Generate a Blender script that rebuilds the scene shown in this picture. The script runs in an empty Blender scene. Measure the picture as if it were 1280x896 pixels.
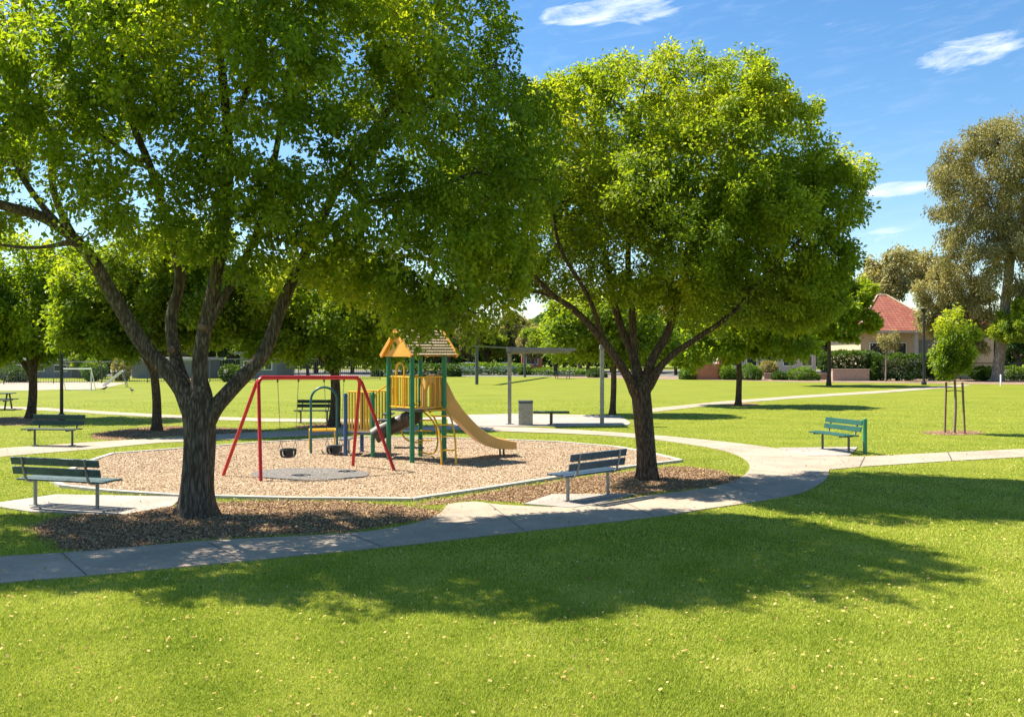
import bpy, bmesh, math, random
import numpy as np
from mathutils import Vector, Matrix
R = math.radians
C = bpy.context.scene
COL = C.collection
random.seed(7)
# ------------------------------------------------------------------ camera
F = 1150.0; HZ = 443.0; H = 2.5
cam = bpy.data.objects.new('camera', bpy.data.cameras.new('camera')); COL.objects.link(cam)
cam.location = (0, 0, H); cam.rotation_euler = (R(90), 0, 0)
cam.data.sensor_width = 36; cam.data.lens = 36*F/1280; cam.data.shift_y = -(448-HZ)/1280
cam.data.clip_start = .1; cam.data.clip_end = 5000
C.camera = cam
# ------------------------------------------------------------------ world
SUNV = Vector((0.65, -0.31, -1.0)).normalized()
w = bpy.data.worlds.new('World'); C.world = w; w.use_nodes = True
nt = w.node_tree; nt.nodes.clear()
def N(nt, t, **k):
    n = nt.nodes.new(t)
    for a, b in k.items(): setattr(n, a, b)
    return n
def mth(nt, op, a, b=None, c=None):
    n = N(nt, 'ShaderNodeMath', operation=op)
    for i, v in enumerate((a, b, c)):
        if v is None: continue
        if isinstance(v, (int, float)): n.inputs[i].default_value = v
        else: nt.links.new(v, n.inputs[i])
    return n.outputs[0]
out = N(nt, 'ShaderNodeOutputWorld'); bg = N(nt, 'ShaderNodeBackground')
sky = N(nt, 'ShaderNodeTexSky', sky_type='NISHITA')
sky.sun_disc = False; sky.sun_elevation = math.asin(-SUNV.z); sky.sun_rotation = math.atan2(-SUNV.x, -SUNV.y)
sky.air_density = 1.0; sky.dust_density = 0.3; sky.ozone_density = 1.2
bg.inputs[1].default_value = 0.083
tc = N(nt, 'ShaderNodeTexCoord'); sep = N(nt, 'ShaderNodeSeparateXYZ'); nt.links.new(tc.outputs['Generated'], sep.inputs[0])
az = mth(nt, 'ARCTAN2', sep.outputs[0], sep.outputs[1]); el = mth(nt, 'ARCSINE', sep.outputs[2])
cmb = N(nt, 'ShaderNodeCombineXYZ')
nt.links.new(mth(nt, 'MULTIPLY', az, 11.0), cmb.inputs[0]); nt.links.new(mth(nt, 'MULTIPLY', mth(nt, 'SUBTRACT', el, mth(nt, 'MULTIPLY', az, .12)), 52.0), cmb.inputs[1])
noi = N(nt, 'ShaderNodeTexNoise'); noi.inputs['Scale'].default_value = 1.6; noi.inputs['Detail'].default_value = 7; noi.inputs['Roughness'].default_value = .66
noi.inputs['Distortion'].default_value = .5
nt.links.new(cmb.outputs[0], noi.inputs['Vector'])
acc = None
for (px, py, rx, ry, sl, amp) in [(770,12,110,26,.02,1.5),(700,22,60,14,.1,.8),(1045,38,75,16,.12,.75),(1212,66,80,24,.12,1.5),(1122,236,62,13,.02,1.6),(1100,296,75,15,0,1.1),(950,78,40,16,.1,.6),(1150,190,45,6,.1,.5),(1230,300,60,20,0,.6)]:
    a0 = math.atan((px-640)/F); e0 = math.atan((HZ-py)/F*math.cos(a0))
    da = mth(nt, 'SUBTRACT', az, a0)
    q1 = mth(nt, 'POWER', mth(nt, 'ABSOLUTE', mth(nt, 'DIVIDE', da, rx/F)), 2.0)
    q2 = mth(nt, 'POWER', mth(nt, 'ABSOLUTE', mth(nt, 'DIVIDE', mth(nt, 'SUBTRACT', mth(nt, 'SUBTRACT', el, e0), mth(nt, 'MULTIPLY', da, sl)), ry/F)), 2.0)
    m = mth(nt, 'MAXIMUM', mth(nt, 'SUBTRACT', 1.0, mth(nt, 'ADD', q1, q2)), 0.0)
    m = mth(nt, 'MULTIPLY', m, amp)
    acc = m if acc is None else mth(nt, 'ADD', acc, m)
rmp = N(nt, 'ShaderNodeMapRange'); rmp.inputs[1].default_value = .32; rmp.inputs[2].default_value = .72
nt.links.new(noi.outputs[0], rmp.inputs[0])
msk = mth(nt, 'MAXIMUM', mth(nt, 'MINIMUM', mth(nt, 'MULTIPLY', mth(nt, 'ADD', mth(nt, 'SUBTRACT', noi.outputs[0], .84), mth(nt, 'MULTIPLY', mth(nt, 'MINIMUM', acc, 1.2), .42)), 2.4), .8), 0.0)
rm2 = N(nt, 'ShaderNodeMapRange'); rm2.inputs[1].default_value = .5; rm2.inputs[2].default_value = .95; rm2.inputs[4].default_value = .16
nt.links.new(noi.outputs[0], rm2.inputs[0])
msk = mth(nt, 'MAXIMUM', msk, rm2.outputs[0])
hs = N(nt, 'ShaderNodeHueSaturation'); hs.inputs['Saturation'].default_value = 1.3
nt.links.new(sky.outputs[0], hs.inputs['Color'])
mx = N(nt, 'ShaderNodeMix', data_type='RGBA'); nt.links.new(msk, mx.inputs[0]); nt.links.new(hs.outputs[0], mx.inputs[6]); mx.inputs[7].default_value = (6.8, 7.2, 7.8, 1)
nt.links.new(mx.outputs[2], bg.inputs[0]); nt.links.new(bg.outputs[0], out.inputs[0])
sl = bpy.data.lights.new('sun', 'SUN'); sl.energy = 5.0; sl.angle = R(.5); sl.color = (1, .94, .82)
sun = bpy.data.objects.new('sun', sl); COL.objects.link(sun); sun.rotation_euler = SUNV.to_track_quat('-Z', 'Y').to_euler()
C.view_settings.view_transform = 'Standard'; C.view_settings.look = 'None'; C.view_settings.exposure = 1.2; C.view_settings.gamma = 1
# ------------------------------------------------------------------ helpers
def G(px, py, z=0):
    d = (H-z)*F/(py-HZ); return ((px-640)/F*d, d)
def W(px, py, d):
    return np.array(((px-640)/F*d, d, H-(py-HZ)*d/F))
def tag(o, label=None, cat=None, group=None, kind=None):
    if label: o['label'] = label
    if cat: o['category'] = cat
    if group: o['group'] = group
    if kind: o['kind'] = kind
    return o
def empty(name, loc, rz, label, cat, group=None):
    o = bpy.data.objects.new(name, None); COL.objects.link(o); o.location = loc; o.rotation_euler = (0, 0, rz); o.empty_display_size = .1
    return tag(o, label, cat, group)
def raw(name, verts, faces, mats, parent=None, smooth=False, var=None, fm=None):
    """verts (n,3) array, faces (m,k) int array of constant k"""
    verts = np.asarray(verts, np.float32); faces = np.asarray(faces, np.int32)
    me = bpy.data.meshes.new(name); me.vertices.add(len(verts)); me.vertices.foreach_set('co', verts.ravel())
    k = faces.shape[1]; me.loops.add(faces.size); me.loops.foreach_set('vertex_index', faces.ravel())
    me.polygons.add(len(faces)); me.polygons.foreach_set('loop_start', np.arange(0, faces.size, k, dtype=np.int32))
    me.polygons.foreach_set('use_smooth', np.full(len(faces), smooth, bool))
    if fm is not None: me.polygons.foreach_set('material_index', np.asarray(fm, np.int32))
    me.update(calc_edges=True)
    if var is not None:
        a = me.attributes.new('var', 'FLOAT', 'POINT'); a.data.foreach_set('value', np.asarray(var, np.float32))
    for m in (mats if isinstance(mats, (list, tuple)) else [mats]): me.materials.append(m)
    o = bpy.data.objects.new(name, me); COL.objects.link(o)
    if parent: o.parent = parent
    return o
class MB:
    def __init__(s): s.v = []; s.f = []; s.m = []; s.mi = 0
    def add(s, vs, fs):
        n = len(s.v); s.v += [tuple(map(float, p)) for p in vs]; s.f += [tuple(n+i for i in f) for f in fs]; s.m += [s.mi]*len(fs)
    def box(s, c, size, rz=0, M=None):
        x, y, z = [a/2 for a in size]
        vs = [Vector(p) for p in ((-x,-y,-z),(x,-y,-z),(x,y,-z),(-x,y,-z),(-x,-y,z),(x,-y,z),(x,y,z),(-x,y,z))]
        Q = (M if M is not None else Matrix.Rotation(rz, 3, 'Z'))
        s.add([Vector(c)+Q@p for p in vs], [(0,3,2,1),(4,5,6,7),(0,1,5,4),(1,2,6,5),(2,3,7,6),(3,0,4,7)])
    def bar(s, a, b, w, h, up=(0,0,1)):
        a = Vector(a); b = Vector(b); d = (b-a); L = d.length; d.normalize(); u = Vector(up)
        if abs(d.dot(u)) > .98: u = Vector((0,1,0))
        r = d.cross(u).normalized(); u = r.cross(d)
        s.box((a+b)/2, (w, L, h), M=Matrix((r, d, u)).transposed())
    def tube(s, pts, r, n=8, cap=True):
        pts = [Vector(p) for p in pts]
        rs = r if isinstance(r, (list, tuple)) else [r]*len(pts)
        vs = []; fs = []; up = None
        for i, p in enumerate(pts):
            d = (pts[min(i+1, len(pts)-1)]-pts[max(i-1, 0)]).normalized()
            if up is None: up = d.orthogonal()
            up = (up-d*up.dot(d)).normalized(); q = d.cross(up)
            for k in range(n):
                a = 2*math.pi*k/n; vs.append(p+(up*math.cos(a)+q*math.sin(a))*rs[i])
        for i in range(len(pts)-1):
            for k in range(n): fs.append((i*n+k, i*n+(k+1) % n, (i+1)*n+(k+1) % n, (i+1)*n+k))
        if cap: fs.append(tuple(range(n-1, -1, -1))); fs.append(tuple(range((len(pts)-1)*n, len(pts)*n)))
        s.add(vs, fs)
    def prism(s, poly, z0, z1):
        n = len(poly); s.add([(p[0], p[1], z0) for p in poly]+[(p[0], p[1], z1) for p in poly],
            [tuple(range(n-1, -1, -1)), tuple(range(n, 2*n))]+[(i, (i+1) % n, n+(i+1) % n, n+i) for i in range(n)])
    def build(s, name, mats, parent=None, smooth=False, bevel=0):
        me = bpy.data.meshes.new(name); me.from_pydata(s.v, [], s.f)
        for m in (mats if isinstance(mats, (list, tuple)) else [mats]): me.materials.append(m)
        me.polygons.foreach_set('material_index', s.m)
        bm = bmesh.new(); bm.from_mesh(me); bmesh.ops.recalc_face_normals(bm, faces=bm.faces)
        ng = [f for f in bm.faces if len(f.verts) > 12]
        if ng: bmesh.ops.triangulate(bm, faces=ng)
        bm.to_mesh(me); bm.free()
        if smooth:
            for p in me.polygons: p.use_smooth = True
            me.set_sharp_from_angle(angle=R(40))
        o = bpy.data.objects.new(name, me); COL.objects.link(o)
        if parent: o.parent = parent
        if bevel:
            b = o.modifiers.new('bevel', 'BEVEL'); b.width = bevel; b.segments = 2; b.limit_method = 'ANGLE'
        return o
def arc(c, r, a0, a1, n, ax=(1,0,0), ay=(0,0,1)):
    ax = Vector(ax); ay = Vector(ay); c = Vector(c)
    return [c+ax*r*math.cos(a0+(a1-a0)*i/n)+ay*r*math.sin(a0+(a1-a0)*i/n) for i in range(n+1)]
def smooth_poly(pts, n=4):
    """closed Catmull-Rom"""
    out = []; m = len(pts); P = [np.array(p, float) for p in pts]
    for i in range(m):
        a, b, c, d = P[i-1], P[i], P[(i+1) % m], P[(i+2) % m]
        for k in range(n):
            t = k/n; out.append(.5*((2*b)+(-a+c)*t+(2*a-5*b+4*c-d)*t*t+(-a+3*b-3*c+d)*t**3))
    return out
def smooth_line(pts, n=6):
    P = [np.array(p, float) for p in pts]; P = [2*P[0]-P[1]]+P+[2*P[-1]-P[-2]]; out = []
    for i in range(1, len(P)-2):
        a, b, c, d = P[i-1:i+3]
        for k in range(n):
            t = k/n; out.append(.5*((2*b)+(-a+c)*t+(2*a-5*b+4*c-d)*t*t+(-a+3*b-3*c+d)*t**3))
    out.append(P[-2]); return out
def inside(poly, X, Y):
    p = np.asarray([(q[0], q[1]) for q in poly]); r = np.zeros(len(X), bool); n = len(p)
    for i in range(n):
        x0, y0 = p[i]; x1, y1 = p[(i+1) % n]
        c = ((y0 > Y) != (y1 > Y)); c &= X < (x1-x0)*(Y-y0)/((y1-y0) if y1 != y0 else 1e-9)+x0
        r ^= c
    return r
rng = np.random.default_rng(3)
def vnoise(p, freq, seed):
    g = np.random.default_rng(seed); s = np.zeros(len(p))
    for k in range(6):
        d = g.normal(size=3); d /= np.linalg.norm(d); f = freq*g.uniform(.6, 1.7)
        s += np.sin(p@d*f*2*math.pi+g.uniform(0, 6.28))
    return s/3.0
# ------------------------------------------------------------------ materials
def newmat(name):
    m = bpy.data.materials.new(name); m.use_nodes = True; t = m.node_tree; b = t.nodes['Principled BSDF']; return m, t, b
def coord(t, scale=(1,1,1), kind='Object', rot=(0,0,0)):
    c = N(t, 'ShaderNodeTexCoord'); mp = N(t, 'ShaderNodeMapping'); mp.inputs['Scale'].default_value = scale; mp.inputs['Rotation'].default_value = rot
    t.links.new(c.outputs[kind], mp.inputs[0]); return mp.outputs[0]
def geo(t, scale=(1,1,1)):
    c = N(t, 'ShaderNodeNewGeometry'); mp = N(t, 'ShaderNodeMapping'); mp.inputs['Scale'].default_value = scale
    t.links.new(c.outputs['Position'], mp.inputs[0]); return mp.outputs[0]
def noise(t, vec, scale, detail=5, rough=.55):
    n = N(t, 'ShaderNodeTexNoise'); n.inputs['Scale'].default_value = scale; n.inputs['Detail'].default_value = detail; n.inputs['Roughness'].default_value = rough
    t.links.new(vec, n.inputs['Vector']); return n.outputs[0]
def ramp(t, fac, stops):
    r = N(t, 'ShaderNodeValToRGB'); e = r.color_ramp.elements
    while len(e) < len(stops): e.new(.5)
    for i, (p, c) in enumerate(stops): e[i].position = p; e[i].color = (*c, 1)
    t.links.new(fac, r.inputs[0]); return r.outputs[0]
def mix(t, fac, a, b, mode='MIX'):
    n = N(t, 'ShaderNodeMix', data_type='RGBA', blend_type=mode)
    for i, v in ((0, fac), (6, a), (7, b)):
        if isinstance(v, (int, float)): n.inputs[i].default_value = v
        elif isinstance(v, tuple): n.inputs[i].default_value = (*v, 1)
        else: t.links.new(v, n.inputs[i])
    return n.outputs[2]
def bump(t, b, h, strength=.5, dist=.02):
    n = N(t, 'ShaderNodeBump'); n.inputs['Strength'].default_value = strength; n.inputs['Distance'].default_value = dist
    t.links.new(h, n.inputs['Height']); t.links.new(n.outputs[0], b.inputs['Normal'])
def plain(name, c, rough=.5, metal=0, var=.25, scale=6, bmp=.1, spec=.5):
    m, t, b = newmat(name); v = coord(t)
    n1 = noise(t, v, scale); n2 = noise(t, v, scale*9, 3)
    lo = tuple(x*(1-var) for x in c); hi = tuple(min(1, x*(1+var*.6)) for x in c)
    t.links.new(ramp(t, n1, [(.3, lo), (.7, hi)]), b.inputs['Base Color'])
    rr = N(t, 'ShaderNodeMapRange'); rr.inputs[3].default_value = max(.05, rough-.12); rr.inputs[4].default_value = min(1, rough+.15); t.links.new(n2, rr.inputs[0]); t.links.new(rr.outputs[0], b.inputs['Roughness'])
    b.inputs['Metallic'].default_value = metal; b.inputs['Specular IOR Level'].default_value = spec
    bump(t, b, n2, bmp, .01); return m
def leafmat(name, dark, mid, light, trans=.42, tcol=1.9):
    m, t, b = newmat(name); a = N(t, 'ShaderNodeAttribute', attribute_name='var')
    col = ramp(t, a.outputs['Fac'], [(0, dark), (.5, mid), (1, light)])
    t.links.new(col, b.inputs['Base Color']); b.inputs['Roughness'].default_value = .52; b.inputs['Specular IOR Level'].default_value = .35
    tr = N(t, 'ShaderNodeBsdfTranslucent'); t.links.new(mix(t, 1.0, col, (1.25*tcol/1.5, 1.15*tcol/1.5, .55), 'MULTIPLY'), tr.inputs[0])
    ms = N(t, 'ShaderNodeMixShader'); ms.inputs[0].default_value = trans
    o = t.nodes['Material Output']; t.links.new(b.outputs[0], ms.inputs[1]); t.links.new(tr.outputs[0], ms.inputs[2]); t.links.new(ms.outputs[0], o.inputs[0]); return m
def barkmat(name, a, c, zs=.16, scale=26, strength=.9):
    m, t, b = newmat(name); v = geo(t, (1, 1, zs)); n0 = noise(t, v, scale, 6, .65)
    vo = N(t, 'ShaderNodeTexVoronoi', feature='DISTANCE_TO_EDGE'); vo.inputs['Scale'].default_value = scale*.9; va = N(t, 'ShaderNodeVectorMath', operation='ADD'); t.links.new(v, va.inputs[0])
    nc = N(t, 'ShaderNodeTexNoise'); nc.inputs['Scale'].default_value = scale*.6; t.links.new(v, nc.inputs['Vector']); vs_ = N(t, 'ShaderNodeVectorMath', operation='SCALE'); vs_.inputs['Scale'].default_value = .05; t.links.new(nc.outputs['Color'], vs_.inputs[0]); t.links.new(vs_.outputs[0], va.inputs[1]); t.links.new(va.outputs[0], vo.inputs['Vector'])
    n1 = mth(t, 'ADD', mth(t, 'MULTIPLY', n0, .62), mth(t, 'MULTIPLY', mth(t, 'MINIMUM', vo.outputs['Distance'], .35), .62)); n2 = noise(t, geo(t, (1,1,.5)), 2.5, 4)
    col = ramp(t, n1, [(.32, a), (.66, c)]); col = mix(t, n2, col, mix(t, .5, col, (.9, .85, .8), 'MULTIPLY'))
    t.links.new(col, b.inputs['Base Color']); b.inputs['Roughness'].default_value = .9; b.inputs['Specular IOR Level'].default_value = .15
    bump(t, b, n1, strength, .03); return m
M = {}
M['leaf'] = leafmat('elm_leaf', (.10,.18,.012), (.235,.335,.02), (.52,.54,.045), .56)
M['leaf2'] = leafmat('maple_leaf', (.10,.18,.012), (.26,.35,.022), (.56,.56,.05), .55)
M['leaf3'] = leafmat('bright_leaf', (.09,.16,.014), (.23,.32,.025), (.52,.55,.05), .55)
M['euc'] = leafmat('gum_leaf', (.16,.16,.06), (.36,.33,.13), (.58,.50,.22), .36, 1.5)
M['hedge'] = leafmat('hedge_leaf', (.03,.065,.012), (.06,.12,.02), (.14,.22,.03), .3)
M['shrub'] = leafmat('shrub_leaf', (.06,.13,.015), (.12,.22,.02), (.24,.33,.03), .35)
M['bark'] = barkmat('furrowed_bark', (.06,.047,.035), (.27,.22,.17), strength=1.0)
M['bark2'] = barkmat('brown_bark', (.05,.035,.025), (.24,.175,.12), scale=34, strength=1.0)
M['gumbark'] = barkmat('pale_gum_bark', (.17,.14,.11), (.42,.38,.33), .3, 8, .3)
# lawn
def lawnmat(name, k=1.0):
    m, t, b = newmat(name); v = geo(t)
    n1 = noise(t, v, .35, 5, .6); n2 = noise(t, v, 5, 6, .7); n3 = noise(t, v, 60, 4, .7)
    c = ramp(t, n1, [(.3, (.205*k,.24*k,.026*k)), (.7, (.285*k,.295*k,.04*k))])
    c = mix(t, .7, c, ramp(t, n2, [(.3, (.6,.68,.45)), (.7, (1.1,1.05,.9))]), 'MULTIPLY')
    c = mix(t, .7, c, ramp(t, n3, [(.32, (.42,.5,.3)), (.68, (1.25,1.2,1.1))]), 'MULTIPLY')
    st = N(t, 'ShaderNodeTexWave', wave_type='BANDS', bands_direction='Y'); st.inputs['Scale'].default_value = .16; st.inputs['Distortion'].default_value = 1.5; t.links.new(geo(t, (.25, 1, 1)), st.inputs['Vector'])
    c = mix(t, .14, c, ramp(t, st.outputs[0], [(.3, (.6,.72,.5)), (.7, (1.15,1.1,1))]), 'MULTIPLY')
    t.links.new(c, b.inputs['Base Color']); b.inputs['Roughness'].default_value = .85; b.inputs['Specular IOR Level'].default_value = .12
    bump(t, b, n3, .6, .03); return m
M['lawn'] = lawnmat('lawn_ground')
def blademat():
    m, t, b = newmat('grass_blade'); a = N(t, 'ShaderNodeAttribute', attribute_name='var'); n1 = noise(t, geo(t), .6, 5, .65)
    f = mth(t, 'ADD', mth(t, 'MULTIPLY', a.outputs['Fac'], .55), mth(t, 'ADD', mth(t, 'MULTIPLY', n1, .40), mth(t, 'MULTIPLY', noise(t, geo(t), 7, 4, .7), .22)))
    col = ramp(t, f, [(.27, (.17,.26,.02)), (.54, (.45,.52,.055)), (.84, (.70,.67,.17)), (.98, (.70,.60,.30))])
    t.links.new(col, b.inputs['Base Color']); b.inputs['Roughness'].default_value = .6; b.inputs['Specular IOR Level'].default_value = .2
    tr = N(t, 'ShaderNodeBsdfTranslucent'); t.links.new(col, tr.inputs[0]); ms = N(t, 'ShaderNodeMixShader'); ms.inputs[0].default_value = .4
    o = t.nodes['Material Output']; t.links.new(b.outputs[0], ms.inputs[1]); t.links.new(tr.outputs[0], ms.inputs[2]); t.links.new(ms.outputs[0], o.inputs[0]); return m
M['blade'] = blademat()
def concmat(name, c, dark=.66):
    m, t, b = newmat(name); v = geo(t); n1 = noise(t, v, .8, 6, .65); n2 = noise(t, v, 14, 5, .7); n3 = noise(t, v, 150, 2)
    col = ramp(t, n1, [(.3, tuple(x*dark for x in c)), (.7, c)])
    col = mix(t, .6, col, ramp(t, n2, [(.3, (.78,.76,.73)), (.65, (1.08,1.08,1.08))]), 'MULTIPLY')
    col = mix(t, .5, col, ramp(t, n3, [(.3, (.75,.75,.75)), (.7, (1.1,1.1,1.1))]), 'MULTIPLY')
    t.links.new(col, b.inputs['Base Color']); b.inputs['Roughness'].default_value = .9; b.inputs['Specular IOR Level'].default_value = .2; bump(t, b, n2, .25, .01); return m
M['path'] = concmat('path_concrete', (.50,.40,.30)); M['slab'] = concmat('slab_concrete', (.47,.41,.35)); M['kerb'] = concmat('kerb_concrete', (.56,.51,.44), .8)
M['joint'] = plain('joint_gap', (.11,.095,.08), .95)
def mulchmat(name, a, c, sc=22):
    m, t, b = newmat(name); v = geo(t); vo = N(t, 'ShaderNodeTexVoronoi'); vo.inputs['Scale'].default_value = sc; t.links.new(v, vo.inputs['Vector'])
    n1 = noise(t, v, 1.2, 5); n2 = noise(t, v, 40, 4, .7)
    sp = N(t, 'ShaderNodeSeparateXYZ'); t.links.new(vo.outputs['Color'], sp.inputs[0])
    col = mix(t, sp.outputs[0], a, c); col = mix(t, .7, col, ramp(t, n2, [(.3, (.45,.42,.4)), (.65, (1.15,1.1,1.05))]), 'MULTIPLY')
    col = mix(t, .5, col, ramp(t, n1, [(.35, (.75,.68,.62)), (.65, (1.1,1.08,1.05))]), 'MULTIPLY')
    t.links.new(col, b.inputs['Base Color']); b.inputs['Roughness'].default_value = .95; b.inputs['Specular IOR Level'].default_value = .1; bump(t, b, vo.outputs['Distance'], .8, .03); return m
M['softfall'] = mulchmat('softfall_mulch', (.32,.23,.145), (.48,.37,.25)); M['mulch'] = mulchmat('bark_mulch', (.20,.12,.07), (.42,.28,.17))
M['dirt'] = mulchmat('garden_dirt', (.22,.15,.10), (.40,.31,.23), 6)
def chipmat(name, st):
    m, t, b = newmat(name); a = N(t, 'ShaderNodeAttribute', attribute_name='var'); t.links.new(ramp(t, a.outputs['Fac'], st), b.inputs['Base Color']); b.inputs['Roughness'].default_value = .85; b.inputs['Specular IOR Level'].default_value = .15; return m
M['chipA'] = chipmat('pale_chip', [(0, (.24,.16,.10)), (.4, (.50,.365,.24)), (1, (.70,.57,.42))])
M['chipB'] = chipmat('brown_chip', [(0, (.14,.08,.045)), (.5, (.37,.23,.13)), (1, (.56,.39,.24))])
M['fallen'] = chipmat('dry_leaf', [(0, (.30,.16,.05)), (.5, (.44,.32,.09)), (1, (.56,.43,.17))])
M['red'] = plain('red_paint', (.52,.02,.022), .3, 0, .15, 3, .04); M['green'] = plain('green_paint', (.012,.19,.10), .35, 0, .2, 3, .04)
M['yellow'] = plain('yellow_paint', (.74,.42,.012), .35, 0, .15, 3, .04); M['tan'] = plain('tan_plastic', (.72,.42,.13), .42, 0, .12, 2, .03)
M['orange'] = plain('orange_plastic', (.80,.38,.05), .45, 0, .12, 2, .03); M['bluegreen'] = plain('teal_paint', (.02,.13,.13), .35, 0, .2)
M['blue'] = plain('blue_paint', (.03,.10,.25), .35, 0, .2); M['purple'] = plain('purple_cap', (.25,.06,.3), .4)
M['steel'] = plain('galvanised_steel', (.30,.30,.285), .45, .55, .25, 8); M['dsteel'] = plain('dark_steel', (.10,.105,.11), .5, .3, .3)
M['black'] = plain('black_paint', (.018,.018,.02), .45); M['rubber'] = plain('black_rubber', (.035,.033,.035), .7)
M['mat'] = plain('rubber_mat', (.15,.135,.12), .85, 0, .2, 4)
M['slatteal'] = plain('weathered_teal_slat', (.05,.10,.10), .5, 0, .45, 9, .3); M['slatblue'] = plain('blue_grey_slat', (.04,.075,.115), .5, 0, .4, 9, .3)
M['slatdark'] = plain('dark_green_slat', (.018,.045,.022), .5, 0, .35, 9, .2); M['slatgreen'] = plain('green_slat', (.01,.085,.06), .5, 0, .25, 9, .15)
M['roofgrey'] = plain('grey_roof_sheet', (.20,.20,.195), .5, .2, .2); M['white'] = plain('white_paint', (.78,.78,.76), .4, 0, .1)
M['cream'] = plain('cream_render', (.55,.43,.28), .8, 0, .12); M['palewall'] = plain('pale_wall', (.50,.46,.42), .8, 0, .15)
M['greywall'] = plain('grey_wall', (.22,.22,.23), .8, 0, .25); M['pinkwall'] = plain('pink_block', (.42,.28,.22), .85, 0, .2)
M['wood'] = plain('stake_timber', (.20,.13,.08), .8, 0, .3, 12); M['trunkpale'] = plain('young_bark', (.22,.17,.12), .85, 0, .3, 12)
M['fabric_blue'] = plain('blue_clothing', (.08,.12,.28), .8); M['skin'] = plain('skin', (.45,.27,.18), .6)
M['tyre'] = plain('tyre', (.03,.03,.03), .8); M['brownplastic'] = plain('brown_plastic', (.07,.05,.035), .5); M['feather'] = plain('black_feather', (.03,.03,.035), .6)
def glassmat():
    m, t, b = newmat('dark_glass'); b.inputs['Base Color'].default_value = (.03,.04,.05,1); b.inputs['Roughness'].default_value = .08; return m
M['glass'] = glassmat()
M['carwhite'] = plain('car_white', (.75,.76,.78), .25, 0, .05, 1, .0); M['carblue'] = plain('car_silver', (.45,.50,.58), .25, .4, .05, 1, 0)
def brickmat(name, a, b2, mortar, sc=(1,1,1), bw=.24, bh=.085, ms=.012):
    m, t, b = newmat(name); g = N(t, 'ShaderNodeNewGeometry'); sp = N(t, 'ShaderNodeSeparateXYZ'); t.links.new(g.outputs['Position'], sp.inputs[0])
    cm = N(t, 'ShaderNodeCombineXYZ'); t.links.new(mth(t, 'ADD', sp.outputs[0], sp.outputs[1]), cm.inputs[0]); t.links.new(sp.outputs[2], cm.inputs[1])
    br = N(t, 'ShaderNodeTexBrick'); br.inputs['Scale'].default_value = 1; br.inputs['Brick Width'].default_value = bw; br.inputs['Row Height'].default_value = bh; br.inputs['Mortar Size'].default_value = ms
    br.inputs['Color1'].default_value = (*a, 1); br.inputs['Color2'].default_value = (*b2, 1); br.inputs['Mortar'].default_value = (*mortar, 1); t.links.new(cm.outputs[0], br.inputs['Vector'])
    n1 = noise(t, geo(t), 1.5, 4)
    t.links.new(mix(t, .6, br.outputs[0], ramp(t, n1, [(.3, (.75,.75,.75)), (.7, (1.1,1.1,1.1))]), 'MULTIPLY'), b.inputs['Base Color']); b.inputs['Roughness'].default_value = .85; return m
M['brick'] = brickmat('orange_brick', (.45,.10,.045), (.52,.16,.07), (.42,.25,.17))
def tilemat(name, a, c, row, axis='Z'):
    m, t, b = newmat(name); g = N(t, 'ShaderNodeNewGeometry'); sp = N(t, 'ShaderNodeSeparateXYZ'); t.links.new(g.outputs['Position'], sp.inputs[0])
    cm = N(t, 'ShaderNodeCombineXYZ'); t.links.new(mth(t, 'ADD', sp.outputs[0], mth(t, 'MULTIPLY', sp.outputs[1], .6)), cm.inputs[0]); t.links.new(sp.outputs[2], cm.inputs[1])
    br = N(t, 'ShaderNodeTexBrick'); br.inputs['Scale'].default_value = 1; br.inputs['Brick Width'].default_value = row*1.6; br.inputs['Row Height'].default_value = row; br.inputs['Mortar Size'].default_value = row*.10
    br.inputs['Color1'].default_value = (*a, 1); br.inputs['Color2'].default_value = (*c, 1); br.inputs['Mortar'].default_value = (*tuple(x*.3 for x in a), 1); t.links.new(cm.outputs[0], br.inputs['Vector'])
    n1 = noise(t, geo(t), 20/row*.05, 4)
    t.links.new(mix(t, .7, br.outputs[0], ramp(t, n1, [(.3, (.7,.7,.7)), (.7, (1.15,1.15,1.15))]), 'MULTIPLY'), b.inputs['Base Color']); b.inputs['Roughness'].default_value = .75; bump(t, b, br.outputs['Fac'], -.6, row*.2); return m
M['rooftile'] = tilemat('terracotta_tile', (.33,.085,.05), (.42,.145,.085), .25)
M['shingle'] = tilemat('tan_shingle', (.50,.36,.20), (.60,.46,.28), .055)
# ------------------------------------------------------------------ ground
def sheet(name, poly, m, z, depth=.03, joints=None):
    mb = MB(); mb.prism(poly, z-depth, z)
    if joints:
        mb.mi = 1
        for a, b, wd in joints:
            a = Vector((*a, 0)); b = Vector((*b, 0)); d = (b-a).normalized(); q = Vector((-d.y, d.x, 0))*wd/2
            mb.add([a-q+Vector((0,0,z+.003)), b-q+Vector((0,0,z+.003)), b+q+Vector((0,0,z+.003)), a+q+Vector((0,0,z+.003))], [(0,1,2,3)])
    o = mb.build(name, m); tag(o, kind='structure'); return o
mb = MB(); mb.add([(-1500,-200,0),(1500,-200,0),(1500,2500,0),(-1500,2500,0)], [(0,1,2,3)]); tag(mb.build('ground', M['lawn']), kind='structure')
gp = lambda L: [G(*p) for p in L]
top_e = [(-60,703),(0,697),(110,690),(260,677),(430,668),(500,659),(535,650),(552,641),(562,631),(594,628),(629,632),(719,634),(812,620),(875,612),(914,603),(935,590),(934,577),(910,565),(870,557),(820,550),(760,545),(700,542),(640,540),(590,537.5),(540,537)]
bot_e = [(540,533),(590,533.5),(640,534),(700,536.5),(800,543),(880,550),(950,558),(985,564),(1015,573),(1033,582),(1036,592),(1028,603),(1000,617),(949,627),(875,638),(812,648),(656,665),(500,683),(300,703),(110,721),(0,730),(-60,736)]
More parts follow.
